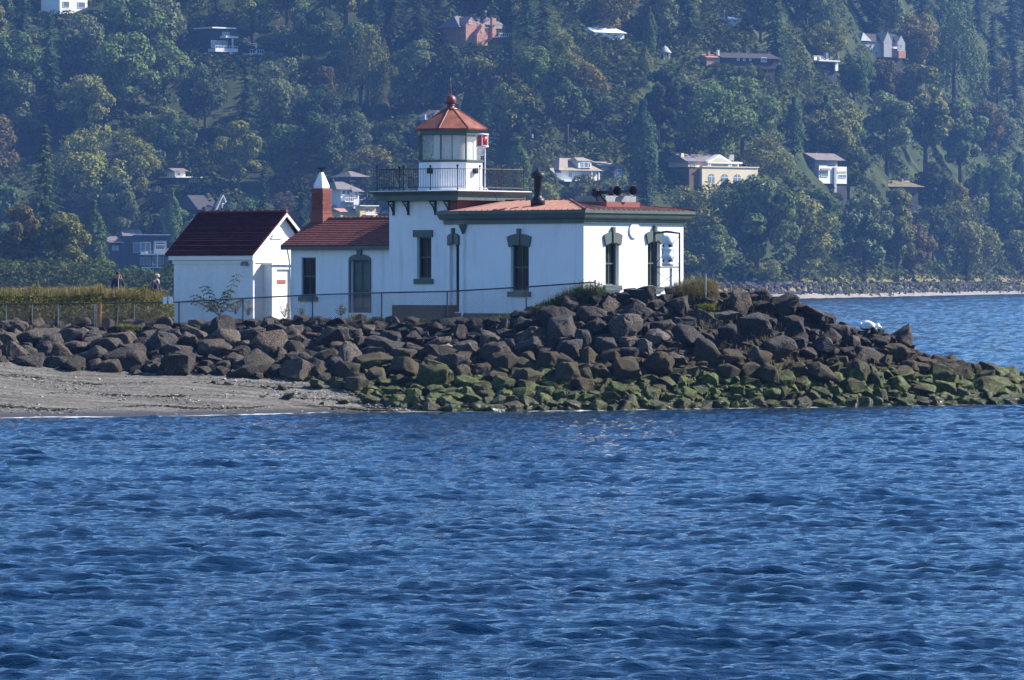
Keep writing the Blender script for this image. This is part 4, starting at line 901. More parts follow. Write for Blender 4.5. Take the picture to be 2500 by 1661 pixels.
for rad, tries in ((0.86, 260), (0.70, 700), (0.56, 1700), (0.44, 3500), (0.34, 5500), (0.25, 6000), (0.18, 5000)):
    for _ in range(tries):
        q, f, px = slope_pt(rr)
        if rad > 0.5 and ((f < 0.25 and px > 900) or (f > 0.72 and px < 1250)): continue
        if rad < 0.3 and f > 0.6: continue
        if len(placed) >= 760: break
        a = rad*rr.uniform(0.88, 1.12); rz = a*rr.uniform(0.62, 0.95)
        if not under_sky(q + Vector((0, 0, rz*0.28)), a, rz): continue
        try_rock(q + Vector((0, 0, rz*0.28)), a*rr.uniform(0.9, 1.3), a*rr.uniform(0.85, 1.1), rz, 0.62)
# a few loose stones on the beach
for px, py, w in ((640,972,18),(655,965,14),(740,975,16),(730,962,12),(838,985,30),(785,988,20),(860,965,20),(520,935,16),(555,938,20),(585,920,22),(330,915,40),(395,915,30),(815,1000,16),(655,945,14)):
    q = hit_spit(px, py); r = w/2*q.y/F; try_rock(q + Vector((0,0,r*0.15)), r, r*0.9, r*0.6, force=True)
# the 300 that show largest stay individuals, the rest are joined rubble
placed.sort(key=lambda q: -(q[1]*q[3]*(1.0 if -100 < proj(q[0])[0] < 2600 else 0.05)))
NAMED = placed[:298]; REST = placed[298:]
BELOW = [(150,'by the left edge'),(430,'below the bramble hedge'),(640,'below the white shed'),(730,'below the shed porch'),(950,'below the low wing'),(1130,'below the tower'),(1425,'below the long wall'),
         (1670,'below the sunlit end wall'),(1780,'below the lone post'),(1960,'right of the lone post'),(2110,'left of the crouching person'),(2290,'right of the crouching person'),(9999,'on the low tip at right')]
ORD = ['first','second','third','fourth','fifth','sixth','seventh','eighth','ninth','tenth','eleventh','twelfth','thirteenth','fourteenth','fifteenth','sixteenth','seventeenth','eighteenth','nineteenth','twentieth']
def tier(z): return 'at the waterline' if z < 0.75 else 'low' if z < 1.5 else 'mid-slope' if z < 2.4 else 'upper' if z < 3.3 else 'topmost'
def look(q):
    z, px = q[0].z, proj(q[0])[0]
    if z < 1.35 and px > 820: return 'green mossy'
    if z < 2.1 and px > 700: return 'brown weedy'
    return 'grey-brown'
cells = {}
for q in NAMED:
    px = proj(q[0])[0]; w = next(t for l, t in BELOW if px < l)
    size = 'big' if q[1] > 0.6 else 'mid-sized' if q[1] > 0.4 else 'small'
    cells.setdefault((size, look(q), tier(q[0].z), w), []).append(q)
for (size, lk, ti, w), L in cells.items():
    L.sort(key=lambda q: proj(q[0])[0])
    for i, q in enumerate(L):
        o = bpy.data.objects.new('boulder', ROCKS[q[4]]); COL.objects.link(o)
        o.location = q[0]; o.scale = (q[1], q[2], q[3]); o.rotation_euler = (random.uniform(-0.25,0.25), random.uniform(-0.25,0.25), q[5])
        where = f'{ti} {w}' if ti.startswith('at') else f'{w}, {ti}' + (' tier' if ti != 'mid-slope' else '')
        o_ = '' if len(L) == 1 else (f', {ORD[i]} from left' if i else ', leftmost of these')
        tag(o, f'{size} {lk} boulder {where}{o_}', 'boulder', 'boulders of the rock slope')
def join_rocks(name, items, protos, mat_):
    Vs, Fs = [], []; b = 0
    for p, s, k, rot in items:
        me = protos[k]; n = len(me.vertices); co = np.empty(n*3, np.float32); me.vertices.foreach_get('co', co); co = co.reshape(-1, 3)*np.array(s)
        c, sn = math.cos(rot), math.sin(rot); co = np.stack([co[:,0]*c-co[:,1]*sn, co[:,0]*sn+co[:,1]*c, co[:,2]], -1) + np.array(p)
        Vs.append(co); Fs += [[i+b for i in f.vertices] for f in me.polygons]; b += n
    me = bpy.data.meshes.new(name); me.from_pydata(np.concatenate(Vs).tolist(), [], Fs); me.materials.append(mat_)
    me.polygons.foreach_set('use_smooth', [False]*len(me.polygons)); me.update(); return link(name, me)
SMALL = [rock_mesh(100+s, 12, 0, 0, 0.4) for s in range(8)]
items = [(tuple(q[0]), (q[1], q[2], q[3]), random.randrange(8), q[5]) for q in REST]
for _ in range(4200):
    q, f, px = slope_pt(rr); r = rr.uniform(0.10, 0.34)
    items.append((tuple(q + Vector((0, 0, -0.02))), (r*rr.uniform(0.8,1.4), r, r*rr.uniform(0.6,1.0)), rr.randrange(8), rr.uniform(0, 6.28)))
tag(join_rocks('rubble', items, SMALL, M_ROCK), 'small broken stones packed between the boulders', None, kind='stuff')
m_pebble = mat('beach_pebbles', (0.27, 0.25, 0.225), 0.7, 0.55, 9.0)
PEB = [rock_mesh(200+s, 7, 0, 0, 0.1) for s in range(4)]; items = []
for _ in range(5200):
    px = rr.uniform(-150, 1010); x = PX(px); yw, ty = np.interp(x, _x, _yw), np.interp(x, _x, _toeY); f = rr.random()**0.8; Y = yw + 0.1 + (ty+0.5-yw)*f
    if math.sin(Y*1.9 + math.sin(px*0.013)*1.5) + rr.uniform(-1, 1) < -0.15: continue
    r = rr.uniform(0.018, 0.055) if rr.random() < 0.93 else rr.uniform(0.06, 0.12); items.append(((x*Y/205, Y, float(zT(x*Y/205, Y))), (r*1.3, r, r*0.7), rr.randrange(4), rr.uniform(0, 6.28)))
tag(join_rocks('pebbles', items, PEB, m_pebble), 'scattered grey pebbles and shells on the beach', None, kind='stuff')

items = []
for _ in range(1500):                      # wrack lines left by the tide
    px = rr.uniform(-150, 960); x = PX(px); ln = rr.choice((0.22, 0.22, 0.48, 0.75)); yw, ty = np.interp(x, _x, _yw), np.interp(x, _x, _toeY); Y = yw + (ty-yw)*(ln + 0.03*math.sin(px*0.017+ln*9) + rr.gauss(0, 0.012))
    r = rr.uniform(0.03, 0.10); items.append(((x*Y/205, Y, float(zT(x*Y/205, Y))), (r*1.8, r, r*0.35), rr.randrange(4), rr.uniform(0, 6.28)))
tag(join_rocks('wrack', items, PEB, mat('dried_seaweed', (0.035, 0.028, 0.016), 0.8, 0.4, 6.0)), 'dark lines of dried seaweed left along the beach', None, kind='stuff')

# ------------------------------------------------------------------ near plants
def leaf_mat(name, stops, scale=6.0, trans=0.25, objcol=False):
    m, t, p, o = new_mat(name)
    n = noise_(t, scale, 3, None, 0.7)
    c = ramp(t, n, stops)
    if objcol:
        oi = nd(t, 'ShaderNodeObjectInfo'); c = mix(t, 1.0, c, oi.outputs['Color'], 'MULTIPLY')
    t.links.new(c, p.inputs['Base Color']); p.inputs['Roughness'].default_value = 0.7; p.inputs['Specular IOR Level'].default_value = 0.06
    tr = nd(t, 'ShaderNodeBsdfTranslucent'); t.links.new(c, tr.inputs[0]); ms = nd(t, 'ShaderNodeMixShader'); ms.inputs[0].default_value = trans
    t.links.new(p.outputs[0], ms.inputs[1]); t.links.new(tr.outputs[0], ms.inputs[2]); t.links.new(ms.outputs[0], o.inputs[0])
    return m
def cards(C, N, sx, sy, jit=0.6, rng=RNG):
    """leaf cards: centres C, preferred normals N, half sizes sx, sy (arrays)"""
    n = len(C); N = N + rng.normal(size=(n, 3))*jit; N /= np.linalg.norm(N, axis=1, keepdims=True) + 1e-9
    R = rng.normal(size=(n, 3)); A = np.cross(N, R); A /= np.linalg.norm(A, axis=1, keepdims=True) + 1e-9; B = np.cross(N, A)
    a = A*np.reshape(sx, (-1, 1)); b = B*np.reshape(sy, (-1, 1)); k = N*np.reshape(sx, (-1, 1))*0.35
    return np.stack([C-a, C-b*0.9+k, C+a, C+b*0.9+k], 1)
m_bramble = leaf_mat('bramble_leaves', [(0.30, (0.022, 0.030, 0.008)), (0.44, (0.080, 0.098, 0.018)), (0.54, (0.18, 0.165, 0.036)), (0.66, (0.19, 0.13, 0.055)), (0.8, (0.25,0.20,0.09))], 4.5)
n = 30000; px = RNG.uniform(-220, 424, n)
topy = np.interp(px, [-220,0,60,130,210,290,350,395,415,424], [706,708,706,712,710,704,710,710,718,742]) + 8*np.sin(px*0.05) + 6*np.sin(px*0.117+1) + 5*np.sin(px*0.29+2)
Yh = RNG.uniform(209.6, 214.5, n); dome = np.sqrt(np.clip(1-((Yh-212.2)/2.7)**2, 0.02, 1))
ztop = CH - (topy-HY)*212.0/F; base = 3.25; zz = base + (ztop-base)*dome*(1 - RNG.random(n)**1.4*0.92)
Cc = np.stack([(px-CX)*Yh/F, Yh, zz], -1); Nn = np.stack([np.zeros(n), (Yh-212.2)*0.35, np.ones(n)*0.6], -1)
tag(quads('bramble_hedge', cards(Cc, Nn, RNG.uniform(0.035, 0.075, n), RNG.uniform(0.025, 0.05, n), 0.7), m_bramble), 'dense olive and brown bramble hedge behind the fence at left', 'hedge')
bh = bpy.data.objects['bramble_hedge']
# dry grass plumes rising out of the hedge
def blades(P, H, lean, wdt, rng=RNG):
    n = len(P); d = rng.normal(size=(n, 3)); d[:, 2] = 0; d /= np.linalg.norm(d, axis=1, keepdims=True); L = d*lean[:, None]*H[:, None]
    s = np.cross(d, [0,0,1])*wdt[:, None]; up = np.zeros((n, 3)); up[:, 2] = H
    a = P; m = P + L*0.35 + up*0.65; e = P + L + up*np.clip(1-lean*0.55, 0.25, 1)[:, None]
    q1 = np.stack([a-s, a+s, m+s*0.8, m-s*0.8], 1); q2 = np.stack([m-s*0.8, m+s*0.8, e+s*0.12, e-s*0.12], 1)
    return np.concatenate([q1, q2])
m_dry = leaf_mat('dry_grass', [(0.3, (0.11, 0.10, 0.035)), (0.55, (0.26, 0.21, 0.085)), (0.75, (0.36, 0.29, 0.14))], 3.0)
m_green = leaf_mat('green_grass', [(0.3, (0.035, 0.055, 0.015)), (0.55, (0.085, 0.11, 0.03)), (0.75, (0.19, 0.18, 0.07))], 3.0)
n = 5200; px = np.concatenate([RNG.uniform(-200, 420, n//2), np.clip(RNG.normal(250, 90, n//2), -100, 418)]); Yh = RNG.uniform(210.5, 213.5, n)
tp_ = CH - (np.interp(px, [-220,0,130,210,290,350,395,424], [708,709,711,708,699,704,706,745])-HY)*212/F
P_ = np.stack([(px-CX)*Yh/F, Yh, tp_-0.22-0.22*((px > 255) & (px < 415))], -1)
tag(quads('hedge_grass', blades(P_, RNG.uniform(0.15, 0.55, n), RNG.uniform(0.1, 0.8, n), np.full(n, 0.008)), m_dry), 'pale dry grass plumes poking out of the hedge', None, kind='stuff')
def grass_patch(name, label, pxs, top, n, hr, mat_, Y0, Y1, zb):
    px = RNG.uniform(pxs[0], pxs[1], n); Y = RNG.uniform(Y0, Y1, n); x = (px-CX)*Y/F; z = zT(x, Y) + zb
    q = blades(np.stack([x, Y, z], -1), RNG.uniform(hr[0], hr[1], n)*np.interp(px, *top), RNG.uniform(0.1, 0.95, n), RNG.uniform(0.007, 0.013, n))
    return tag(quads(name, q, mat_), label, None, kind='stuff')
grass_patch('dark_grass', 'long dark green grass below the corner of the long wall', (1285, 1475), ([1285,1340,1400,1460,1475],[0.35,0.6,1.0,1.15,0.6]), 3600, (0.5, 1.05), m_green, 207.6, 209.6, 0.0)
grass_patch('dry_tall_grass', 'long dry straw-coloured grass around the lone fence post', (1628, 1748), ([1628,1660,1700,1748],[0.5,0.95,1.15,1.0]), 4200, (0.5, 1.0), m_dry, 207.8, 210.2, 0.0)
grass_patch('shore_weeds', 'thin weeds growing along the foot of the buildings', (600, 1300), ([600,1300],[0.5,0.5]), 3000, (0.3, 0.9), m_green, 208.8, 210.6, -0.05)
grass_patch('rock_tufts', 'low grass tufts between boulders on the point', (1700, 1960), ([1700,1960],[0.35,0.35]), 900, (0.4, 1.0), m_dry, 205.5, 209.5, 0.25)
def tuft(px, py, w, n, mat_, name, label, cat='grass tuft'):
    q = hit_spit(px, py); P = np.array(q) + np.stack([RNG.normal(0, w/2*q.y/F*0.5, n), RNG.normal(0, 0.1, n), np.zeros(n)], -1)
    o = quads(name, blades(P - np.array(q), RNG.uniform(0.2, 0.42, n), RNG.uniform(0.2, 0.9, n), np.full(n, 0.009)), mat_); o.location = q + Vector((0,-0.35,0.12)); return tag(o, label, cat)
m_yellowgreen = leaf_mat('yellow_green_grass', [(0.3, (0.09, 0.11, 0.02)), (0.7, (0.24, 0.24, 0.05))], 3.0)
tuft(315, 815, 46, 320, m_yellowgreen, 'weed_tuft', 'yellow-green weed tuft on the dark boulders below the hedge')
tuft(1540, 790, 30, 160, m_yellowgreen, 'grass_tuft', 'small bright grass tuft among boulders below the sunlit wall')
tuft(1725, 765, 50, 260, m_yellowgreen, 'grass_tuft', 'straggly yellow grass between boulders below the lone post')
tuft(875, 790, 40, 220, m_yellowgreen, 'grass_tuft', 'green grass tuft below the arched door')
tuft(920, 800, 50, 240, m_green, 'grass_tuft', 'long leaning grass tuft left of the driftwood log')
tuft(1320, 770, 30, 160, m_yellowgreen, 'grass_tuft', 'pale flowering tuft at the foot of the long wall')
# sapling with feathery leaves in front of the shed
m_sap = leaf_mat('sapling_leaves', [(0.3, (0.022, 0.042, 0.014)), (0.7, (0.06, 0.09, 0.03))], 3.0)
sb = W(535, 772, 209.8); sap = thing('sapling', 'leggy dark sapling with feathery leaves in front of the shed wall', 'sapling', sb)
tips = [(500,700),(478,722),(580,672),(556,712),(520,735),(590,735),(470,735)]
for k, (px, py) in enumerate(tips):
    e = W(px, py, 209.6 + 0.1*k); m_ = sb.lerp(e, 0.5) + Vector((0, 0, 0.16)); cur = [sb.lerp(m_, t).lerp(m_.lerp(e, t), t) for t in np.linspace(0, 1, 8)]
    mb = MB(); mb.tube(cur, list(np.linspace(0.016, 0.005, 8)), 5); st = mb.build('stem', mat('sapling_bark', (0.06,0.05,0.03), 0.8), sap)
    Cs, Ns, sx = [], [], []
    for i in range(2, 8):
        d = (cur[i]-cur[i-1]).normalized(); 
        for s in (-1, 1):
            for j in range(3):
                Cs.append(cur[i] + Vector((s*0.09*(j+0.7)*0.8, -0.02*j, -0.035*j)) ); Ns.append((0.1*s, -0.5, 0.8)); sx.append(0.075)
    Cs = np.array(Cs) - np.array(sb); tag(quads('leaf_spray', cards(Cs, np.array(Ns), np.array(sx)*1.2, np.full(len(sx), 0.042), 0.35), m_sap, sap), kind='stuff')
# dry weeds by the shed and in the gap of the wall
def weed(px, py, label, n, col):
    b = W(px, py, 209.9); t_ = thing('weed_plant', label, 'weed', b); Cs = []
    mb = MB()
    for k in range(n):
        e = Vector((random.uniform(-0.28,0.28), random.uniform(-0.1,0.1), random.uniform(0.25,0.65))); mb.tube([b, b+e], [0.008,0.003], 4); Cs += [np.array(e)*f + RNG.normal(0, 0.03, 3) for f in np.linspace(0.4, 1.0, 9)]
    mb.build('stem', mat('weed_stem', (0.08,0.07,0.03), 0.8), t_); Cs = np.array(Cs); tag(quads('leaf_spray', cards(Cs, np.tile((0,-0.4,0.8), (len(Cs),1)), np.full(len(Cs), 0.035), np.full(len(Cs), 0.02), 0.6), col, t_), kind='stuff')
weed(605, 772, 'dry yellow weed at the right corner of the shed', 16, m_dry); weed(575, 768, 'dry yellow weed in front of the shed, left of its corner', 12, m_dry)
weed(735, 775, 'sparse dark weed under the wing window', 10, m_green); weed(832, 772, 'sparse dark weed left of the arched door', 14, m_green)
weed(695, 775, 'orange-brown weed at the foot of the shed porch', 12, leaf_mat('orange_weed', [(0.3, (0.16,0.07,0.02)), (0.7, (0.30,0.14,0.05))], 3.0))

# ------------------------------------------------------------------ people
def cloth_mat(name, zones, vary=0.0):
    """colour zones by height on the body: [(z, colour), ...] ascending (metres above the figure's origin)"""
    m, t, p, o = new_mat(name); tc = nd(t, 'ShaderNodeTexCoord'); sx = nd(t, 'ShaderNodeSeparateXYZ'); t.links.new(tc.outputs['Object'], sx.inputs[0])
    t.links.new(ramp(t, math_(t, 'MULTIPLY', sx.outputs[2], 0.5), [(z/2, c) for z, c in zones], 'CONSTANT'), p.inputs['Base Color']); p.inputs['Roughness'].default_value = 0.8; return m
def body(parent, J, E, R, mat_, root=0):
    me = bpy.data.meshes.new('body'); me.from_pydata(J, E, []); me.materials.append(mat_); o = link('body', me, parent)
    sk = o.modifiers.new('skin', 'SKIN'); sk.use_smooth_shade = True
    for i, r in enumerate(R): me.skin_vertices[0].data[i].radius = (r, r) if not isinstance(r, tuple) else r
    me.skin_vertices[0].data[root].use_root = True
    s = o.modifiers.new('sub', 'SUBSURF'); s.levels = 1; s.render_levels = 2; return o
def fingers(J, E, R, wrist, d, side):
    """palm and five fingers growing from vertex 'wrist' along direction d"""
    w = Vector(J[wrist]); d = Vector(d).normalized(); s = Vector(side).normalized(); pl = len(J)
    J.append(tuple(w + d*0.07)); R.append((0.035, 0.018)); E.append((wrist, pl))
    for k, (off, L) in enumerate(((-0.03,0.06),(-0.01,0.08),(0.012,0.075),(0.032,0.06))):
        b = len(J); c = d.cross(s)
        J.append(tuple(w + d*(0.07+L*0.5) + s*off*1.1)); R.append(0.009); E.append((pl, b)); J.append(tuple(w + d*(0.07+L) + s*off*1.2 + c*0.02)); R.append(0.008); E.append((b, b+1))
    b = len(J); J.append(tuple(w + d*0.04 - s*0.045)); R.append(0.01); E.append((wrist, b)); J.append(tuple(w + d*0.085 - s*0.05)); R.append(0.008); E.append((b, b+1))
def standing(name_label, base, hgt, face, zones, hair, turn=0.0, extras=None):
    t = thing('person', name_label, 'person', base); k = hgt/1.75; c, s = math.cos(turn), math.sin(turn)
    def r(x, y, z): return ((x*c - y*s)*k, (x*s + y*c)*k, z*k)
    J = [r(0,0,0.95), r(0,0,1.15), r(0,0.01,1.38), r(0,0,1.48), r(0,-0.01,1.56), r(0,-0.02,1.66), r(-0.19,0,1.40), r(0.19,0,1.40), r(-0.25,0.02,1.12), r(0.25,0.02,1.12), r(-0.24,-0.10,0.90), r(0.24,-0.10,0.90),
         r(-0.10,0,0.88), r(0.10,0,0.88), r(-0.11,-0.02,0.48), r(0.11,0.02,0.48), r(-0.11,0.03,0.08), r(0.11,0.06,0.08), r(-0.12,-0.14,0.04), r(0.12,-0.11,0.04)]
    E = [(0,1),(1,2),(2,3),(3,4),(4,5),(2,6),(2,7),(6,8),(7,9),(8,10),(9,11),(0,12),(0,13),(12,14),(13,15),(14,16),(15,17),(16,18),(17,19)]
    R = [(0.15,0.11),(0.14,0.10),(0.15,0.11),0.055,0.075,0.085,0.065,0.065,0.045,0.045,0.03,0.03,0.085,0.085,0.06,0.06,0.045,0.045,0.04,0.04]; R = [tuple(q*k for q in (v if isinstance(v, tuple) else (v, v))) for v in R]
    fingers(J, E, R, 10, r(0,-0.5,-0.8), r(0,1,0)); fingers(J, E, R, 11, r(0,-0.5,-0.8), r(0,-1,0))
    body(t, J, E, R, cloth_mat(name_label[:14] + '_clothes', [(z*k, c) for z, c in zones])); b = Vector(base)
    def head(x, y, z): return b + Vector(r(x, y, z))
    mb = MB(); h0 = head(0, 0.012, 1.655)
    for j in range(6):
        pass
    mb.lathe([(0.108*k*math.cos(a), 0.115*k*math.sin(a)) for a in np.linspace(-0.05 if hair[1] == 'short' else 0.1, 1.55, 7)], 12, h0); mb.build('hair', hair[0], t, True)
    mb = MB(); nz = head(0, -0.105, 1.625); mb.tube([head(0,-0.095,1.66), nz, head(0,-0.09,1.61)], [0.01*k,0.018*k,0.012*k], 5); mb.build('nose', MATS['skin'], t, True)
    for sx_ in (-1, 1):
        mb = MB(); mb.lathe([(0.0,-0.012*k),(0.013*k,0),(0.0,0.012*k)], 6, head(0.036*sx_, -0.094, 1.655)); mb.build('eye', m_black, t)
        mb = MB(); mb.lathe([(0.0,-0.03*k),(0.014*k,0),(0.0,0.03*k)], 6, head(0.097*sx_, 0.0, 1.64)); mb.build('ear', MATS['skin'], t)
    mb = MB(); mb.tube([head(-0.025,-0.092,1.585), head(0.025,-0.092,1.585)], 0.007*k, 4); mb.build('mouth', mat('lips', (0.25,0.09,0.07), 0.6), t)
    return t, head, k
m_skin = mat('skin', (0.42, 0.22, 0.15), 0.55, 0.08, 8)
m_hairb = mat('brown_hair', (0.075, 0.032, 0.016), 0.6, 0.3, 9); m_hairk = mat('black_cap', (0.012, 0.012, 0.018), 0.7); m_tan = mat('tan_cap', (0.34, 0.23, 0.10), 0.8)
SK = (0.42, 0.22, 0.15)
b = Vector(((288-CX)*222/F, 222.0, 3.72)); hh = (CH-(664-HY)*222/F - 3.72)
t, hd, k = standing('person in black jacket and dark beanie with long reddish hair, behind the hedge', b, hh, 0, [(0, (0.03,0.03,0.05)), (0.9, (0.014,0.012,0.024)), (1.46, SK)], (m_hairk, 'short'), 0.25)
mb = MB(); mb.tube([hd(0.09,0.02,1.62), hd(0.14,0.03,1.48), hd(0.18,0.02,1.34), hd(0.20,0.0,1.20)], [0.04,0.05,0.045,0.015], 7); mb.build('long_hair', mat('red_brown_hair', (0.16,0.055,0.025), 0.6, 0.3, 9), t, True)
mb = MB(); mb.tube([hd(-0.08,-0.085,1.655), hd(0,-0.112,1.655), hd(0.08,-0.085,1.655)], 0.017, 5); mb.build('sunglasses', m_black, t)
mb = MB(); mb.tube([hd(0.0,-0.125,1.44), hd(0.0,-0.12,1.0)], 0.008, 4); mb.build('zip', m_lamp, t)
b = Vector(((381-CX)*222/F, 222.0, 3.72)); hh = (CH-(670-HY)*222/F - 3.72)
t, hd, k = standing('person in tan cap, dark jacket and pale scarf behind the hedge, beside the shed', b, hh, 0, [(0, (0.05,0.05,0.08)), (0.9, (0.03,0.025,0.04)), (1.44, SK)], (m_tan, 'short'), 0.9)
mb = MB(); mb.tube([hd(0.0,-0.09,1.70), hd(0.0,-0.19,1.675)], [0.07,0.05], 7); mb.build('cap_peak', m_lamp, t)
mb = MB(); mb.tube([hd(-0.06,-0.05,1.50), hd(0.04,-0.10,1.47), hd(0.06,-0.12,1.30)], [0.03,0.045,0.03], 7); mb.build('scarf', m_lamp, t, True)
mb = MB(); mb.lathe([(0.02,-0.2),(0.14,-0.17),(0.16,0),(0.13,0.15),(0.03,0.2)], 10, hd(0.0, 0.18, 1.22)); mb.build('backpack', mat('grey_pack', (0.2,0.2,0.24), 0.8), t, True)
# person bent over on the rocks, back in the sun, facing right
q = W(2117, 810, 210.4); cp = thing('person', 'crouching person in white jacket and pale cap bent over on the rocks at right', 'person', q)
J = [(-0.20,0,0.14),(-0.12,0,0.22),(0.06,0,0.28),(0.20,0,0.25),(0.31,-0.02,0.24),(0.41,-0.03,0.20), (0.22,-0.17,0.24),(0.22,0.17,0.24),(0.27,-0.24,0.16),(0.30,0.22,0.14),(0.40,-0.20,0.02),(0.42,0.16,0.0),
     (-0.24,-0.10,0.20),(-0.24,0.10,0.20),(0.06,-0.14,0.16),(0.06,0.14,0.16),(-0.12,-0.14,-0.16),(-0.12,0.14,-0.16),(0.04,-0.14,-0.22),(0.04,0.14,-0.22)]
E = [(0,1),(1,2),(2,3),(3,4),(4,5),(3,6),(3,7),(6,8),(7,9),(8,10),(9,11),(0,12),(0,13),(12,14),(13,15),(14,16),(15,17),(16,18),(17,19)]
R = [(0.22,0.22),(0.25,0.25),(0.24,0.24),(0.19,0.19),(0.08,0.08),(0.095,0.095),(0.085,0.085),(0.085,0.085),(0.055,0.055),(0.055,0.055),(0.033,0.033),(0.033,0.033),(0.11,0.11),(0.11,0.11),(0.075,0.075),(0.075,0.075),(0.05,0.05),(0.05,0.05),(0.045,0.045),(0.045,0.045)]
fingers(J, E, R, 10, (0.4,0,-0.9), (0,1,0)); fingers(J, E, R, 11, (0.4,0,-0.9), (0,-1,0))
m, t_, p_, o_ = new_mat('white_jacket_black_trousers'); tc = nd(t_, 'ShaderNodeTexCoord'); sx = nd(t_, 'ShaderNodeSeparateXYZ'); t_.links.new(tc.outputs['Object'], sx.inputs[0])
v = math_(t_, 'ADD', math_(t_, 'MULTIPLY', sx.outputs[2], 0.5), 0.5)
t_.links.new(ramp(t_, v, [(0.0, (0.015,0.014,0.02)), (0.565, (0.74,0.73,0.74))], 'CONSTANT'), p_.inputs['Base Color']); p_.inputs['Roughness'].default_value = 0.85
body(cp, J, E, R, m)
mb = MB(); mb.lathe([(0.0,0.12),(0.07,0.10),(0.11,0.04),(0.115,-0.01),(0.13,-0.03)], 12, q+Vector((0.43,-0.03,0.23))); mb.tube([q+Vector((0.5,-0.05,0.21)), q+Vector((0.60,-0.06,0.15))], [0.06,0.04], 6); mb.build('cap', m_lamp, cp, True)
mb = MB(); mb.lathe([(0.02,-0.16),(0.13,-0.14),(0.15,0.0),(0.11,0.12),(0.02,0.15)], 10, q+Vector((0.27,-0.18,0.06))); mb.build('shoulder_bag', m_black, cp, True)
# ------------------------------------------------------------------ far shore and wooded hillside
def smooth(a, b, v): t = np.clip((v-a)/(b-a), 0, 1); return t*t*(3-2*t)
def shoreY(x): return np.interp(x, [-400,-45,-5,20,72,171,300,420], [800,800,1150,1220,1290,1697,2080,2300])
def zH(x, Y):
    x = np.asarray(x, float); Y = np.asarray(Y, float); d = Y - shoreY(x)
    k = np.interp(x, [-400,-150,0,90,171,420], [1,1,0.9,0.8,0.75,0.7]); d = d*1.0
    foot = np.interp(x, [-400,-130,-60,0,90,420], [1285,1285,1278,1265,1400,2330]) - shoreY(x); foot = np.where(x > 0, np.interp(x, [0,90,420], [62,30,30]), np.maximum(foot, 40))
    z = np.where(d < 0, d*0.05, np.where(d < 12, d/12*1.3, 1.3))
    z = z + smooth(12, 15, d)*2.4 + np.clip((d-15)/np.maximum(foot-15, 1), 0, 1)*np.where(x < 0, 0.5, 2.6)
    g = np.clip(d-foot, 0, None); sl = np.interp(x, [-400,-130,0,120,420], [0.42,0.42,0.37,0.36,0.36])
    z = z + np.where(g < 330, g*sl, 330*sl + (g-330)*0.10)*smooth(0, 25, g)
    und = 2.2*np.sin(x*0.045+1)*np.cos(Y*0.031) + 1.6*np.sin(x*0.11+Y*0.06)
    return np.maximum(z + und*smooth(foot, foot+60, d), -5)
def hit_hill(px, py):
    Y = np.arange(790, 2380, 1.0); x = (px-CX)*Y/F; z = CH-(py-HY)*Y/F; k = np.nonzero(z <= zH(x, Y))[0]
    return None if len(k) == 0 else Vector((x[k[0]], Y[k[0]], z[k[0]]))
def m_hill():
    m, t, p, o = new_mat('hill_ground'); P = wpos(t)
    at = nd(t, 'ShaderNodeAttribute', attribute_name='inland'); d = at.outputs['Fac']
    n = noise_(t, 0.12, 5); sand = ramp(t, noise_(t, 0.5, 4), [(0.3, (0.17,0.15,0.135)), (0.7, (0.30,0.27,0.24))])
    gr = ramp(t, n, [(0.3, (0.016,0.026,0.008)), (0.55, (0.036,0.048,0.014)), (0.75, (0.075,0.078,0.026))])
    dry = ramp(t, noise_(t, 0.2, 3), [(0.3, (0.22,0.16,0.07)), (0.7, (0.12,0.12,0.04))])
    k1 = ramp(t, math_(t, 'MULTIPLY', d, 0.01), [(0.115, (0,0,0)), (0.14, (1,1,1))]); k2 = ramp(t, math_(t, 'MULTIPLY', d, 0.01), [(0.24, (0,0,0)), (0.34, (1,1,1))])
    c = mix(t, k2, mix(t, k1, sand, dry), gr); t.links.new(c, p.inputs['Base Color']); p.inputs['Roughness'].default_value = 0.95; p.inputs['Specular IOR Level'].default_value = 0.1
    return m
hx = np.arange(-400, 401, 8.0); 
dd = np.concatenate([[-120,-60,-20,-6], np.arange(0, 30, 2.5), np.arange(30, 1000, 9.0)])
HX = np.repeat(hx[None, :], len(dd), 0); HYY = shoreY(HX) + dd[:, None]
hill = grid_mesh('hillside_terrain', HX, HYY, zH(HX, HYY), m_hill())
at = hill.data.attributes.new('inland', 'FLOAT', 'POINT'); at.data.foreach_set('value', np.repeat(dd, len(hx)).astype(np.float32))
tag(hill, 'dark wooded hillside rising behind the bay', None, kind='structure')
# stone revetment on the far shore
items = []
for _ in range(2900):
    x = rr.uniform(0, 260); d = rr.uniform(11.2, 15.5); Y = float(shoreY(x)) + d; r = rr.uniform(0.45, 1.0)
    items.append(((x, Y, float(zH(x, Y))), (r*1.2, r, r*0.85), rr.randrange(8), rr.uniform(0, 6.28)))
tag(join_rocks('far_revetment', items, SMALL, mat('far_shore_stone', (0.060,0.055,0.052), 0.9, 0.4, 0.6)), 'rough stone sea wall along the far beach', None, kind='stuff')

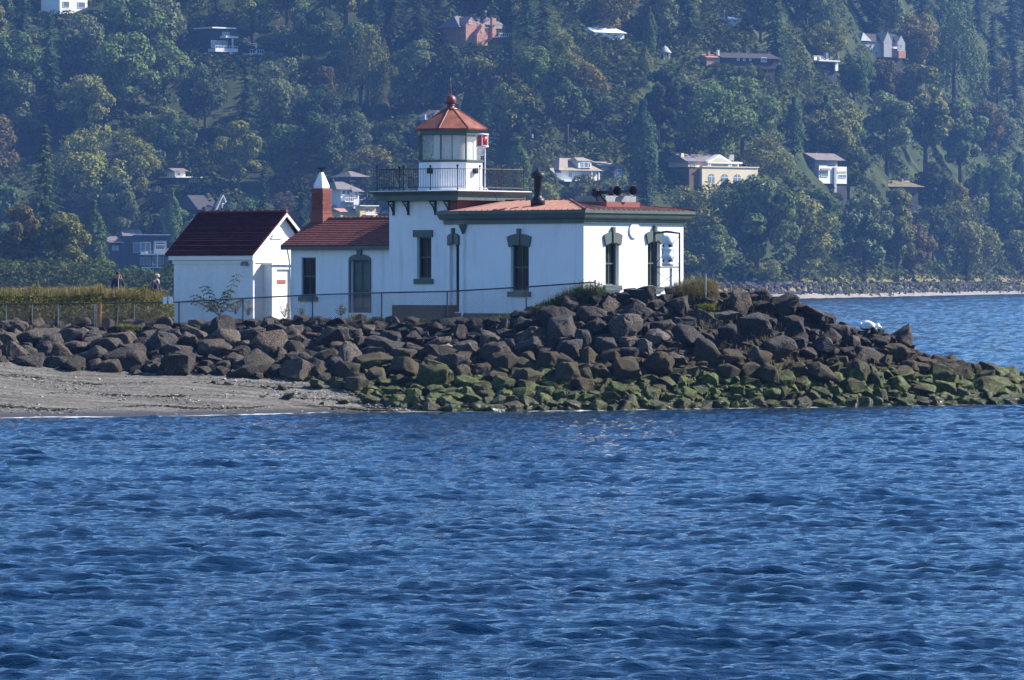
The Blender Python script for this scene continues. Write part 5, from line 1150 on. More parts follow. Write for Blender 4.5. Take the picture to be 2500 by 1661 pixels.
# ------------------------------------------------------------------ hillside houses
H = {'white': mat('house_white', (0.72,0.71,0.68), 0.8, 0.06, 0.3), 'cream': mat('house_cream', (0.66,0.55,0.36), 0.8, 0.08, 0.3), 'yellow': mat('house_yellow', (0.60,0.45,0.22), 0.8, 0.08, 0.3),
     'brick': mat('house_brick', (0.42,0.22,0.16), 0.85, 0.25, 1.5), 'grey': mat('house_grey_siding', (0.36,0.35,0.35), 0.8, 0.1, 0.4), 'dark': mat('house_dark_siding', (0.035,0.033,0.035), 0.8, 0.2, 0.4), 'brown': mat('house_brown', (0.13,0.08,0.05), 0.8, 0.2, 0.4),
     'slate': mat('roof_slate', (0.17,0.145,0.145), 0.8, 0.2, 0.8), 'tan': mat('roof_tan_shingle', (0.30,0.24,0.19), 0.85, 0.15, 0.8), 'rroof': mat('roof_clay', (0.42,0.21,0.14), 0.8, 0.2, 0.8), 'droof': mat('roof_dark', (0.04,0.038,0.042), 0.8, 0.2, 0.8),
     'tin': mat('roof_white', (0.82,0.82,0.80), 0.5, 0.04, 0.4), 'thatch': mat('roof_moss', (0.16,0.13,0.07), 0.95, 0.3, 0.8)}
KEEP = []; MARKS = []
class House:
    def __init__(s, name, label, cat, pxr, pyb, rot, keep, mark=None):
        q = hit_hill((pxr[0]+pxr[1])/2, pyb); s.Y = q.y; s.s = q.y/F; s.r = math.radians(rot); s.px0 = pxr[0]; s.pyb = pyb
        wid = (pxr[1]-pxr[0])*s.s*math.tan(s.r); Y0_ = q.y - wid*0.8; s.s = Y0_/F     # terrace: the far end of the front meets the slope
        o = W(pxr[0] + (20 if rot > 25 else 0), pyb, Y0_); s.Y = Y0_; s.m = Matrix.Translation(o) @ Matrix.Rotation(s.r, 4, 'Z'); s.o = thing(name, label, cat, o)
        KEEP.append((*keep, q.y)); 
        if name == 'hill_house':
            mb = MB(s.m); mb.box(s.X(pxr[0])+0.4, s.X(pxr[1])-0.4, 0.35, 6.0, -9.0, -0.02); mb.build('foundation', H['dark'], s.o)
        if mark: MARKS.append((mark, (keep[0]+keep[2])/2, (keep[1]+keep[3])/2))
    def X(s, px): return (px-s.px0)*s.s/math.cos(s.r)
    def Z(s, py): return (s.pyb-py)*s.s
    def box(s, name, mt, a, b, top, bot, d0=0.0, d1=8.0, parent=None):
        mb = MB(s.m); mb.box(s.X(a), s.X(b), d0, d1, s.Z(bot), s.Z(top)); return mb.build(name, H.get(mt, mt) if isinstance(mt, str) else mt, parent or s.o)
    def gable(s, name, mt, a, b, top, bot, d0, d1, axis='u', parent=None, hip=0.0):
        x0, x1, z0, z1 = s.X(a), s.X(b), s.Z(bot), s.Z(top); mb = MB(s.m); dm = (d0+d1)/2; xm = (x0+x1)/2
        if axis == 'u': r0, r1 = (x0+hip*(x1-x0), dm), (x1-hip*(x1-x0), dm)
        else: r0, r1 = (xm, d0+hip*(d1-d0)), (xm, d1-hip*(d1-d0))
        v = [(x0,d0,z0),(x1,d0,z0),(x1,d1,z0),(x0,d1,z0),(*r0,z1),(*r1,z1)]
        mb.add(v, [(0,1,5,4),(2,3,4,5),(1,2,5),(3,0,4),(3,2,1,0)] if axis == 'u' else [(1,2,5,4),(3,0,4,5),(0,1,4),(2,3,5),(3,2,1,0)])
        return mb.build(name, H[mt], parent or s.o)
    def win(s, a, b, top, bot, d=0.0, frame='white', parent=None, bars=0):
        f = 0.13; mb = MB(s.m); x0, x1, z0, z1 = s.X(a), s.X(b), s.Z(bot), s.Z(top)
        for q in ((x0,x0+f,z0,z1),(x1-f,x1,z0,z1),(x0+f,x1-f,z0,z0+f),(x0+f,x1-f,z1-f,z1)): mb.box(q[0],q[1],d-0.14,d-0.01,q[2],q[3])
        for k in range(bars): xm = x0+(x1-x0)*(k+1)/(bars+1); mb.box(xm-0.05,xm+0.05,d-0.13,d-0.05,z0+f,z1-f)
        w = mb.build('window', H[frame], parent or s.o); mb = MB(s.m); mb.box(x0+f,x1-f,d-0.06,d-0.005,z0+f,z1-f); mb.build('pane', m_hglass, w); return w
    def rail(s, a, b, top, bot, d, n=8):
        mb = MB(s.m); x0, x1, z0, z1 = s.X(a), s.X(b), s.Z(bot), s.Z(top); mb.box(x0,x1,d-0.06,d+0.06,z1-0.12,z1); mb.box(x0,x1,d-0.05,d+0.05,z0,z0+0.1)
        for k in range(n+1): x = x0+(x1-x0)*k/n; mb.box(x-0.05,x+0.05,d-0.05,d+0.05,z0+0.1,z1-0.12)
        return mb.build('railing', H['white'], s.o)
    def arch(s, a, b, top, bot, d=0.0):
        x0, x1, z0, z1 = s.X(a), s.X(b), s.Z(bot), s.Z(top); xm = (x0+x1)/2; r = (x1-x0)/2
        pts = [(x0,d-0.03,z0),(x1,d-0.03,z0)] + [(xm+r*math.cos(t), d-0.03, z1-r*0.7+r*0.7*math.sin(t)) for t in np.linspace(0, math.pi, 9)]
        mb = MB(s.m); mb.poly_prism(pts, (0,0.025,0)); w = mb.build('arched_window', m_hglass, s.o)
        mb = MB(s.m); mb.box(xm-0.06,xm+0.06,d-0.09,d-0.035,z0,z1); mb.box(x0,xm-0.061,d-0.09,d-0.035,z1-r*0.75,z1-r*0.75+0.14); mb.box(xm+0.061,x1,d-0.09,d-0.035,z1-r*0.75,z1-r*0.75+0.14); mb.build('mullion', H['white'], w)

h = House('hill_house', 'brick house with slate roof and two chimneys high on the hill above the lantern', 'house', (1130,1215), 108, 40, (1108,45,1245,104), 'the brick house')
h.box('wall','brick',1110,1216,68,112,0,9); h.gable('roof','slate',1098,1222,38,68,-0.8,9.8,'u',hip=0.12); h.gable('gable_front','brick',1108,1136,42,64,-1.6,4,'d'); h.box('bay_wall','brick',1109,1135,64,112,-1.59,0)
h.gable('gable_front','brick',1126,1154,64,88,-3.2,0,'d'); h.box('bay_wall','brick',1127,1153,88,112,-3.19,-1.6)
h.box('chimney','brick',1150,1159,58,104,-0.9,-0.02); c = h.box('chimney','brick',1176,1186,43,100,-1.0,-0.03); h.box('chimney','brick',1187,1192,22,46,4.2,5.2)
h.win(1160,1170,70,84,0); h.win(1190,1200,72,80,0,bars=1); h.win(1203,1213,72,80,0); h.win(1137,1141,74,80,-3.2); h.win(1115,1121,52,60,-1.6)
h.rail(1176,1240,80,88,-4,14); h.box('deck','white',1176,1242,88,91,-4.2,0.0)
for k in range(4): x = 1216+k*8; h.box('deck_post','white',x,x+1.2,91.1,112,-4,-3.8)
h = House('hill_house', 'long white flat-roofed building high on the hill between conifers', 'house', (1430,1507), 92, 38, (1430,64,1508,86), 'the white flat-roofed building')
h.box('wall','white',1432,1505,78,98,0,8); h.gable('roof','tin',1428,1509,65,79,-0.8,9,'u',hip=0.05); h.win(1440,1452,80,85,0); h.win(1462,1474,80,85,0); h.win(1482,1494,80,85,0)
# gazebo
g = House('gazebo', 'small white domed gazebo on slender posts high on the hill', 'gazebo', (1612,1636), 154, 0, (1606,112,1642,156), 'the gazebo')
q = g.m @ Vector((g.X(1624), 2.0, 0)); r_ = 1.5
for k in range(6):
    a = k*math.pi/3+0.3; mb = MB(); mb.tube([q+Vector((r_*math.cos(a),r_*math.sin(a),-1.5)), q+Vector((r_*math.cos(a),r_*math.sin(a),g.Z(130)))], 0.13, 6); mb.build('post', H['white'], g.o)
mb = MB(); mb.lathe([(1.8,g.Z(130)),(1.85,g.Z(127)),(1.5,g.Z(124)),(1.1,g.Z(119)),(0.55,g.Z(114)),(0.1,g.Z(112)),(0.0,g.Z(109))], 12, q); mb.build('dome', H['grey'], g.o, True)
mb = MB(); mb.lathe([(1.8,-1.6),(1.8,0.1),(0,0.12)], 12, q); mb.build('floor', H['white'], g.o)
h = House('hill_house', 'long low dark house with one lit white window, right of the gazebo', 'house', (1745,1880), 160, 30, (1705,128,1885,154), 'the long dark house')
h.box('wall','dark',1745,1880,140,166,0,8); h.gable('roof','droof',1738,1886,127,141,-0.8,9,'u'); h.win(1840,1855,138,150,-0.0); h.win(1780,1786,142,148,0); h.win(1795,1801,142,148,0); h.win(1810,1816,142,148,0)
h.box('chimney','brick',1713,1718,126,142,1,2); h.box('chimney','white',1737,1741,122,136,1,2); h.gable('side_roof','rroof',1704,1740,133,141,0,6,'u'); h.box('side_wall','brick',1706,1739,141,166,0.4,5.6)
h = House('hill_house', 'grey house with twin steep pointed gables at upper right', 'house', (2080,2190), 132, 36, (2078,76,2192,128), 'the twin-gabled house')
h.box('wall','grey',2085,2188,100,138,0,8); h.gable('roof','droof',2075,2192,80,101,-0.5,8.5,'u'); h.gable('gable_front','grey',2132,2156,77,103,-1.5,4,'d'); h.box('bay_wall','grey',2134,2154,103,138,-1.48,-0.01)
h.gable('gable_front','grey',2168,2190,84,104,-1.5,4,'d'); h.box('bay_wall','grey',2169,2189,104,138,-1.47,-0.02); h.gable('gable_front','grey',2076,2104,79,100,-1.2,4,'d',hip=0.3); h.win(2170,2181,105,116,-1.47,bars=2); h.box('balcony','white',2158,2168,112,117,-1.6,-0.03); h.box('lower_wall','brick',2168,2186,122,140,-2.4,-1.48)
h = House('hill_house', 'small flat-roofed garden house with pale chimney below the twin gables', 'house', (1978,2030), 172, 38, (1974,127,2032,170), 'the garden house')
h.box('wall','dark',1981,2026,152,178,0.5,6); h.box('roof','white',1974,2029,147,150,-1,6.5); h.box('corner_pier','white',2019,2026,150.5,172,-0.5,0.3); h.box('chimney','grey',2009,2015,127,146.5,2,3.4); h.box('roof_vent','white',1978,1985,137,146.5,2,3); h.box('vent_cap','white',1974,1987,136,136.9,1.8,3.2); h.gable('roof_lantern','grey',1992,2014,134,146.5,1.4,4.5,'u')
h = House('hill_house', 'white house with broad hipped tan roof and dormer right of the vent pipe', 'house', (1345,1446), 440, 38, (1345,384,1448,432), 'the hipped white house')
h.box('wall','white',1352,1442,416,452,0.5,9); h.gable('roof','tan',1340,1450,385,416,-0.8,10,'u',hip=0.30); h.box('dormer','white',1391,1423,392,410,-0.3,4); h.gable('dormer_roof','tan',1386,1427,383,392,-0.6,5,'u',hip=0.25)
h.win(1398,1403,395,409,-0.3); h.win(1404,1414,395,409,-0.3); h.win(1415,1420,395,409,-0.3); h.win(1370,1380,420,434,0.5); h.win(1400,1412,420,434,0.5); h.win(1426,1434,420,434,0.5); h.box('porch_post','white',1440,1443,417,440,-0.5,-0.1); h.box('porch_post','white',1422,1424.5,417,440,-0.5,-0.1); h.box('terrace','white',1340,1378,440,444,-3,0.4); h.gable('side_roof','tan',1330,1352,410,422,0,5,'u',hip=0.2); h.box('side_wall','white',1332,1351,422,450,0.4,4.6)
h = House('hill_house', 'small grey gabled house beside the hipped white house', 'house', (1448,1496), 430, 38, (1445,393,1496,414), 'the small grey house')
h.box('wall','grey',1450,1494,406,440,0.5,7); h.gable('roof','tan',1444,1488,394,407,-0.6,7.5,'u'); h.gable('gable_front','slate',1466,1498,399,418,-2,4,'d'); h.box('bay_wall','grey',1468,1496,418,440,-1.9,0.49); h.win(1476,1486,414,426,-1.9)
h = House('hill_house', 'large cream villa with white pediment and arched windows, right of the lighthouse', 'house', (1690,1836), 452, 40, (1665,374,1872,438), 'the cream villa')
h.box('lower_wall','cream',1694,1836,408,470,0,7); h.box('upper_wall','cream',1672,1800,393,408,2.0,10); h.gable('roof','slate',1664,1770,375,394,1.4,11,'u'); h.gable('pediment','white',1712,1774,376,394,0.6,2.5,'d'); h.gable('pediment_panel','cream',1722,1764,381,393.2,0.55,0.595,'d')
h.box('cornice','white',1712,1800,394.1,398.5,0.5,2.0); h.box('parapet','cream',1693,1838,405.5,408,-0.3,0.0)
for a, b in ((1677,1690),(1728,1757),(1760,1764),(1776,1782),(1786,1797)): h.win(a,b,400,407,2.0,'cream',bars=1 if b-a > 15 else 0)
for a in (1714,1718.5,1766,1771): h.box('column','white',a,a+2.6,398.6,405.4,0.7,1.2)
for a, b in ((1709,1726),(1742,1760),(1774,1793),(1808,1827)): h.arch(a,b,424,446,0)
h.box('chimney','cream',1667,1674,374,392,4,5); h.box('side_wing','brown',1668,1693.5,412,470,1,7); h.box('chimney','grey',1797,1820,374,389,7,9); h.box('terrace_wall','white',1836,1872,446,482,-1,3); h.win(1858,1866,456,470,-1); h.rail(1836,1872,438,446,-0.8,5)
h = House('hill_house', 'tall grey and white house with shallow slate roof at right', 'house', (1972,2056), 452, 42, (1965,370,2060,440), 'the tall grey house')
h.box('upper_wall','grey',1979,2037,388,410,1.5,8); h.gable('roof','slate',1968,2045,373,391,-0.8,9,'u'); h.box('lower_wall','white',1980,2052,406,448,0,8); h.box('recess','grey',2016,2022,408,470,-0.6,-0.01); h.win(1984,2003,416,432,-0.05,bars=0); h.gable('awning','slate',1981,2005,411,416,-0.8,-0.06,'u'); h.win(2028,2050,417,422,0); h.win(2030,2050,425,434,0,bars=1); h.rail(1982,2002,403,406,0.2,6); h.box('wing_wall','grey',1960,1980,402,470,3,8); h.rail(1935,1952,428,440,2,4); h.box('terrace','grey',1932,1958,440,470,2,6)
h = House('hill_house', 'dark modern house with bright flat roof edge and big windows, left of the shed', 'house', (268,404), 662, 12, (262,558,412,662), 'the dark modern house')
h.box('left_wall','dark',268,300,588,672,0.5,9); h.box('wall','dark',296,405,578,672,0,9); h.gable('left_roof','slate',262,302,577,592,-0.3,9,'u'); h.gable('rear_roof','slate',302,350,560,576,2.5,9.5,'u'); h.box('flat_roof','tin',330,412,572.5,574.5,-1.5,9.3); h.box('fascia','dark',331,411,574.6,578,-1.2,9)
h.win(324,341,591,618,0,'grey'); h.win(323,342,591,596,-0.12,'grey'); h.win(342,366,591,620,0,'white',bars=1); h.box('bay_wall','grey',373,404,588,623,-0.9,-0.01); h.win(376,400,591,598,-0.9); h.win(376,400,598,610,-0.9); h.win(274,280,600,612,0.5,'grey'); h.win(282,290,600,612,0.5,'grey'); h.box('deck','white',338,408,620.5,623,-3,-0.9); h.rail(340,404,613,620.4,-2.9,8)
h.win(340,366,627,648,0,'grey',bars=2); h.win(370,398,627,648,0,'grey',bars=2); h.box('lower_deck','white',344,400,652,654.5,-3,0); h.box('pier','white',395,400,654.6,676,-2.8,-2.2); h.box('deck_post','white',378,380,623.1,652,-2.9,-2.6); h.box('planter','white',341,348,616,620,-2.6,-1.6); h.box('deck_chair','white',351,357,614,620,-2.4,-1.4)
h = House('hill_house', 'steep dark A-frame house with pale gable trim above the shed', 'house', (470,530), 525, 42, (465,472,535,516), 'the A-frame house')
h.box('wall','dark',480,528,505,535,0,9); h.gable('roof','droof',466,520,476,512,0.3,9.5,'u'); h.gable('gable_front','grey',500,536,474,512,-0.8,0.2,'d'); h.gable('gable_panel','dark',505,531,481,512,-0.95,-0.81,'d'); h.win(521,527,492,508,-1.0); h.win(513,520,496,508,-1.0)
h = House('hill_house', 'grey hip-roofed house with white bay, right of the brick chimney', 'house', (805,872), 512, 38, (800,438,912,500), 'the grey house by the chimney')
h.box('wall','white',812,848,462,520,0,8); h.gable('roof','slate',798,858,443,463,-0.8,8.8,'u',hip=0.33); h.box('bay','white',836,849,468,510,-1.2,-0.01); h.gable('bay_roof','slate',830,860,456,468,-1.8,3,'u',hip=0.3); h.win(814,824,464,476,0); h.win(825,833,464,476,0); h.win(838,846,472,484,-1.2); h.rail(812,834,482,492,-1.8,5); h.box('balcony','white',811,835,492.1,494,-2,-0.02)
h.box('rear_wall','dark',862,920,470,520,2,9); h.win(864,886,473,488,2,'grey'); h.win(890,905,473,486,2,'grey')
h = House('hill_house', 'yellow house with red clay roof between the chimney and the tower', 'house', (850,952), 536, 40, (810,500,952,534), 'the yellow house')
h.box('wall','yellow',850,952,520,545,0.5,8); h.gable('roof','rroof',885,962,505,521,-0.8,8.5,'u',hip=0.15); h.box('porch_wall','yellow',850,888,504,545,-1.5,0.49); h.box('porch_roof','white',846,892,501.5,503.9,-2.2,3); h.arch(861,880,510,520,-1.5); h.rail(858,884,519,524,-2.6,5); h.box('balcony','white',857,885,524.1,526,-2.8,-1.51); h.win(915,924,524,532,0.5); h.win(928,938,524,532,0.5); h.gable('side_roof','rroof',812,852,509,518,0,6,'u'); h.box('side_wall','yellow',815,850,518,545,0.5,5.5)
h = House('hill_house', 'dark house under a grey pyramid roof, above the yellow house', 'house', (836,874), 470, 38, (834,415,876,440), 'the pyramid-roofed house')
h.box('wall','dark',838,872,431,480,0,8); h.gable('roof','slate',832,880,417,432,-1,9,'u',hip=0.42); h.win(834,846,440,444,-0.02,'grey')
h = House('hill_house', 'white house with two windows at the top left corner', 'house', (126,190), 30, 42, (122,0,216,24), 'the white corner house')
h.box('wall','white',126,189,-30,34,0,9); h.gable('roof','slate',120,196,-52,-30,-1,10,'u'); h.win(133,147,3,18,0); h.win(167,183,3,18,0); h.win(133,147,-22,-8,0); h.win(167,183,-22,-8,0); h.box('side_wall','brown',189,210,-10,34,1,9); h.box('side_roof','tin',189.5,246,15,17,0.5,6)
h = House('hill_house', 'white tiered balconies of a house half hidden in trees at upper left', 'house', (495,552), 130, 38, (492,62,556,128), 'the tiered balcony house')
h.box('wall','dark',500,548,70,140,1.5,9); h.box('roof','tin',496,552,66,69,-0.5,9); h.box('balcony','white',523,552,87,92,-1.5,1.49); h.box('balcony','white',495,548,119,127,-2.2,1.49); h.win(528,546,76,86,1.5); h.win(502,540,98,116,1.5,bars=2); h.box('balcony_post','white',539,541,92.1,118.9,-1.4,-1.0); h.rail(495,548,112,118.9,-2.1,8)
h = House('hill_deck', 'small white railed deck right of the tiered balconies', 'deck', (586,619), 138, 38, (584,104,622,134), 'the small white deck')
h.box('deck_floor','white',585,619,131,134,-1,3); h.rail(586,619,121,131,-0.9,6); h.box('deck_post','white',600.5,602.5,106,131,-0.8,-0.5); h.box('cross_beam','white',586,602,106,107.3,-0.8,-0.6); h.box('deck_post','white',588,590,134.1,150,-0.8,-0.4); h.box('deck_post','white',614,616,134.1,150,-0.8,-0.4)
h = House('hill_house', 'grey gabled cottage just left of the lantern roof', 'house', (1010,1064), 305, 36, (1008,264,1066,300), 'the grey cottage')
h.box('wall','grey',1022,1064,284,315,0,7); h.gable('roof','slate',1020,1070,268,285,-0.8,6,'d'); h.win(1034,1040,276,282,-0.85); h.box('porch','white',1008,1022,291,293,-2,1); h.box('porch_post','white',1009,1011,280,290.9,-1.8,-1.4)
h = House('hill_house', 'dark flat house with white lit roof edge above the A-frame', 'house', (408,470), 446, 36, (405,400,472,444), 'the flat dark house')
h.box('wall','dark',408,468,434,455,0,7); h.box('roof','tin',404,474,431,433.9,-1,7); h.box('upper_wall','white',412,436,418,430.9,1,5); h.gable('upper_roof','slate',406,442,410,418,0.2,6,'u'); h.win(416,424,421,429,1); h.win(440,462,436,444,0,bars=1)
h = House('hill_house', 'low mossy roofed house with small chimney at far right', 'house', (2150,2230), 470, 34, (2140,432,2236,456), 'the mossy roofed house')
h.box('wall','brown',2156,2226,454,480,0.5,8); h.gable('roof','thatch',2142,2240,440,456,-1,9,'u',hip=0.3); h.box('chimney','brick',2199,2204,436,448,3,4); h.box('roof_ridge','white',2203,2224,440.5,442,3.8,4.2); h.win(2170,2184,458,466,0.5)
h = House('hill_house', 'pale roofed cottage beside a flagpole near the top of the hill', 'house', (1764,1786), 62, 38, (1762,38,1788,54), 'the flagpole cottage')
h.box('wall','white',1765,1785,47,70,0,6); h.gable('roof','tin',1761,1789,40,48,-0.6,6.5,'u',hip=0.15); h.win(1770,1776,49,54,0)
def far_pole(px, pt, pb, label, flag=False):
    q = hit_hill(px, pb); s = q.y/F; t = thing('flagpole' if flag else 'utility_pole', label, 'flagpole' if flag else 'pole', q); hgt = (pb-pt)*s
    mb = MB(); mb.tube([q-Vector((0,0,2)), q+Vector((0,0,hgt))], [0.16,0.10], 6); mb.build('pole', H['white'] if flag else H['brown'], t)
    if flag:
        mb = MB(); z = hgt-2.4; mb.add([q+Vector((0.15+0.9*i/4, 0.12*math.sin(i*1.7), z+j*2.0-0.15*i)) for j in (0,1) for i in range(5)], [(i,i+1,i+6,i+5) for i in range(4)]); mb.build('flag', mat('red_flag', (0.45,0.09,0.08), 0.8), t)
    else:
        mb = MB(); mb.tube([q+Vector((-1.1,0,hgt-0.8)), q+Vector((1.1,0,hgt-0.8))], 0.08, 5); mb.build('cross_arm', H['brown'], t); mb = MB(); mb.lathe([(0.25,0),(0.28,0.1),(0.28,0.9),(0.2,1.0)], 8, q+Vector((0.45,-0.1,hgt-3.4))); mb.build('transformer', H['grey'], t)
    KEEP.append((px-5, pt, px+8, (pt+pb)/2, q.y))
far_pole(1295, 306, 372, 'wooden utility pole with transformer on the hill right of the lantern'); far_pole(1520, 275, 320, 'wooden utility pole on the hill above the horns'); far_pole(1768, 25, 60, 'flagpole with small red flag beside the pale cottage', True)
q = hit_hill(2415, 684); tb = thing('picnic_table', 'small red and white table on the far sea wall at right', 'table', q)
mb = MB(); mb.box(q.x-2.4,q.x+2.4,q.y-0.8,q.y+0.8,q.z+0.75,q.z+0.9); mb.build('table_top', H['tin'], tb); mb = MB(); mb.box(q.x-2.4,q.x+2.4,q.y-1.5,q.y-1.0,q.z+0.4,q.z+0.5); mb.build('bench', H['brick'], tb)
for sx_ in (-1.8, 1.8): mb = MB(); mb.box(q.x+sx_-0.1,q.x+sx_+0.1,q.y-0.6,q.y+0.6,q.z-0.3,q.z+0.749); mb.build('leg', H['brick'], tb)
# ------------------------------------------------------------------ trees on the hillside
M_LEAF = leaf_mat('tree_foliage', [(0.25, (0.65,0.7,0.55)), (0.5, (1.0,1.0,1.0)), (0.75, (1.35,1.25,1.1))], 0.55, 0.22, True)
M_BARK = mat('tree_bark', (0.07, 0.058, 0.048), 0.9, 0.3, 1.0)
def trunk_mesh(seed, h, r, limbs, spread, z0):
    rn = random.Random(seed); mb = MB(); mb.tube([(0,0,-2.5), (0.1,0,h*0.35), (-0.1,0.1,h*0.7), (0,0,h*0.95)], [r*1.25, r*0.85, r*0.5, r*0.12], 7)
    for k in range(limbs):
        z = z0 + (h*0.8-z0)*rn.random(); a = rn.uniform(0, 6.28); L = spread*rn.uniform(0.5, 0.85)
        mb.tube([(0,0,z), (L*0.45*math.cos(a), L*0.45*math.sin(a), z+L*0.35), (L*math.cos(a), L*math.sin(a), z+L*0.55)], [r*0.4, r*0.26, r*0.08], 5)
    me = bpy.data.meshes.new('trunk'); me.from_pydata([tuple(v) for v in mb.v], [], mb.f); me.materials.append(M_BARK); me.polygons.foreach_set('use_smooth', [True]*len(me.polygons)); return me
def card_mesh(V):
    o = quads('crown', V, M_LEAF); me = o.data; bpy.data.objects.remove(o); return me
def broad(seed, h=18.0, rad=7.0, n=5200, base=0.08, nl=30, leaf=0.42):
    g = np.random.default_rng(seed); c0 = h*(base + (1-base)/2); rz = h*(1-base)/2
    u = g.normal(size=(nl, 3)); u /= np.linalg.norm(u, axis=1, keepdims=True); rr_ = g.random(nl)**0.42*0.78
    Lc = u*rr_[:, None]*np.array([rad, rad, rz]) + [0, 0, c0]; Lr = g.uniform(0.19, 0.36, nl)*rad
    w = Lr**2; k = g.choice(nl, n, p=w/w.sum()); v = g.normal(size=(n, 3)); v /= np.linalg.norm(v, axis=1, keepdims=True)
    C = Lc[k] + v*(Lr[k]*(0.72 + 0.34*g.random(n)))[:, None]*np.array([1, 1, 0.82]); keep = C[:, 2] > h*base*0.6
    C = C[keep]; v = v[keep] + [0, 0, 0.25]; m = len(C); s = g.uniform(0.6, 1.25, m)*leaf
    return card_mesh(cards(C, v, s, s*0.72, 0.42, g)), trunk_mesh(seed, h*0.85, 0.022*h, 9, rad*0.9, h*0.2)
def conifer(seed, h=25.0, rad=4.6, tiers=34, droop=0.35, dens=1.0, leaf=0.5):
    g = np.random.default_rng(seed); C, N, S_ = [], [], []
    for i in range(tiers):
        z = h*(0.08 + 0.90*i/tiers); f = 1-(z/h); L0 = rad*(f**0.75) + 0.25; nb = int((7 + 5*f)*dens)
        for b in range(nb):
            a = g.uniform(0, 6.283); L = L0*g.uniform(0.62, 1.12); zz = z + g.normal(0, 0.25)
            for j in range(max(3, int(L*2.6))):
                t = (j+0.6)/max(3, int(L*2.6)); r = L*t
                for side in (-1, 1):
                    w = (1-t)*0.45*L*0.4; C.append((r*math.cos(a)-side*w*math.sin(a)*g.random(), r*math.sin(a)+side*w*math.cos(a)*g.random(), zz - droop*L*t*t + 0.12*L*t)); N.append((0.35*math.cos(a), 0.35*math.sin(a), 1.0)); S_.append(leaf*g.uniform(0.6, 1.15)*(1.1-0.4*t))
    C, N, S_ = np.array(C), np.array(N), np.array(S_); return card_mesh(cards(C, N, S_, S_*0.5, 0.32, g)), trunk_mesh(seed, h, 0.018*h, 0, 1, 1)
def column(seed, h=13.0, rad=2.0, n=2600, leaf=0.32, taper=1.0):
    g = np.random.default_rng(seed); z = g.random(n); prof = np.sqrt(np.clip(1-(2*z-0.75)**2*(0.95 if taper else 0.5), 0.03, 1)) if taper else np.clip(1.05-z, 0.05, 1)**0.8
    a = g.uniform(0, 6.283, n); r = rad*prof*(0.78+0.3*g.random(n) + 0.12*np.sin(a*5+z*9)); C = np.stack([r*np.cos(a), r*np.sin(a), 0.3+z*h], -1); N = np.stack([np.cos(a), np.sin(a), np.full(n, 0.5)], -1); s = g.uniform(0.6, 1.2, n)*leaf
    return card_mesh(cards(C, N, s, s*0.55, 0.4, g)), trunk_mesh(seed, h*0.8, 0.2, 0, 1, 1)
def weeping(seed, h=19.0, rad=6.0, strands=300, leaf=0.34):
    g = np.random.default_rng(seed); C, N = [], []
    for _ in range(strands):
        a = g.uniform(0, 6.283); r = rad*math.sqrt(g.random())*0.95; zt = h*(1 - 0.55*(r/rad)**2)*g.uniform(0.72, 1.0); L = g.uniform(2.5, 7.5)
        for t in np.arange(0, 1, 0.36/L*1.15): C.append((r*math.cos(a)*(1+0.08*t)+g.normal(0,0.14), r*math.sin(a)*(1+0.08*t)+g.normal(0,0.14), zt - L*t)); N.append((math.cos(a), math.sin(a), 0.1))
    C, N = np.array(C), np.array(N); k = C[:, 2] > 1.5; C, N = C[k], N[k]; m = len(C); return card_mesh(cards(C, N, np.full(m, leaf)*g.uniform(0.6, 1.2, m), np.full(m, leaf*0.6), 0.4, g)), trunk_mesh(seed, h*0.85, 0.4, 8, rad*0.8, h*0.3)
PROTO = {'broad': [(broad(1), 18, 7), (broad(2, 20, 6.2, 5200, 0.08, 34), 20, 6.2), (broad(3, 15, 7.2, 5000, 0.06, 24, 0.40), 15, 7.2), (broad(4, 17, 7.6, 5600, 0.10, 42, 0.36), 17, 7.6), (broad(5, 21, 6.6, 5200, 0.12, 26, 0.45), 21, 6.6), (broad(6, 16, 6.4, 4800, 0.05, 36, 0.38), 16, 6.4)],
         'conifer': [(conifer(11), 25, 4.6), (conifer(12, 27, 5.6, 30, 0.22, 0.9, 0.55), 27, 5.6), (conifer(13, 21, 4.2, 32, 0.42), 21, 4.2)],
         'column': [(column(21), 13, 2.0), (column(22, 11, 2.4), 11, 2.4)], 'weeping': [(weeping(31), 19, 6), (weeping(32, 22, 5.2, 280), 22, 5.2)],
         'shrub': [(broad(41, 5.5, 3.6, 1500, 0.02, 16, 0.26), 5.5, 3.6), (broad(42, 4.2, 4.2, 1500, 0.0, 18, 0.24), 4.2, 4.2)]}
KINDN = {'broad': ('broadleaf tree', 'tree'), 'conifer': ('conifer', 'conifer'), 'column': ('columnar cypress', 'cypress'), 'weeping': ('weeping tree', 'tree'), 'shrub': ('shrub', 'shrub')}
COLS = {'dark green': (0.030,0.046,0.019), 'deep green': (0.042,0.066,0.023), 'green': (0.062,0.088,0.028), 'grey-green': (0.080,0.098,0.045), 'olive': (0.095,0.100,0.030), 'yellow-green': (0.16,0.17,0.042), 'golden': (0.17,0.145,0.036), 'orange-brown': (0.108,0.086,0.034), 'russet': (0.075,0.056,0.030), 'blue-green': (0.033,0.062,0.030)}
COVER = np.zeros((80, 300), bool)      # which 10 px cells of the view already hold a crown
def cells_of(px, py, rx, ry):
    X, Y_ = np.meshgrid(np.arange(300)*10-245, np.arange(80)*10-95); return ((X-px)/rx)**2 + ((Y_-py)/ry)**2 < 1
TREES = []                                # pos, kind, colour name, proto index, scale
def ok_keep(px0, px1, pyt, Y):
    for (a, t, b, bt, hy) in KEEP:
        if Y < hy + 3 and px1 > a + 3 and px0 < b - 3 and pyt < bt - 2: return False
    return True
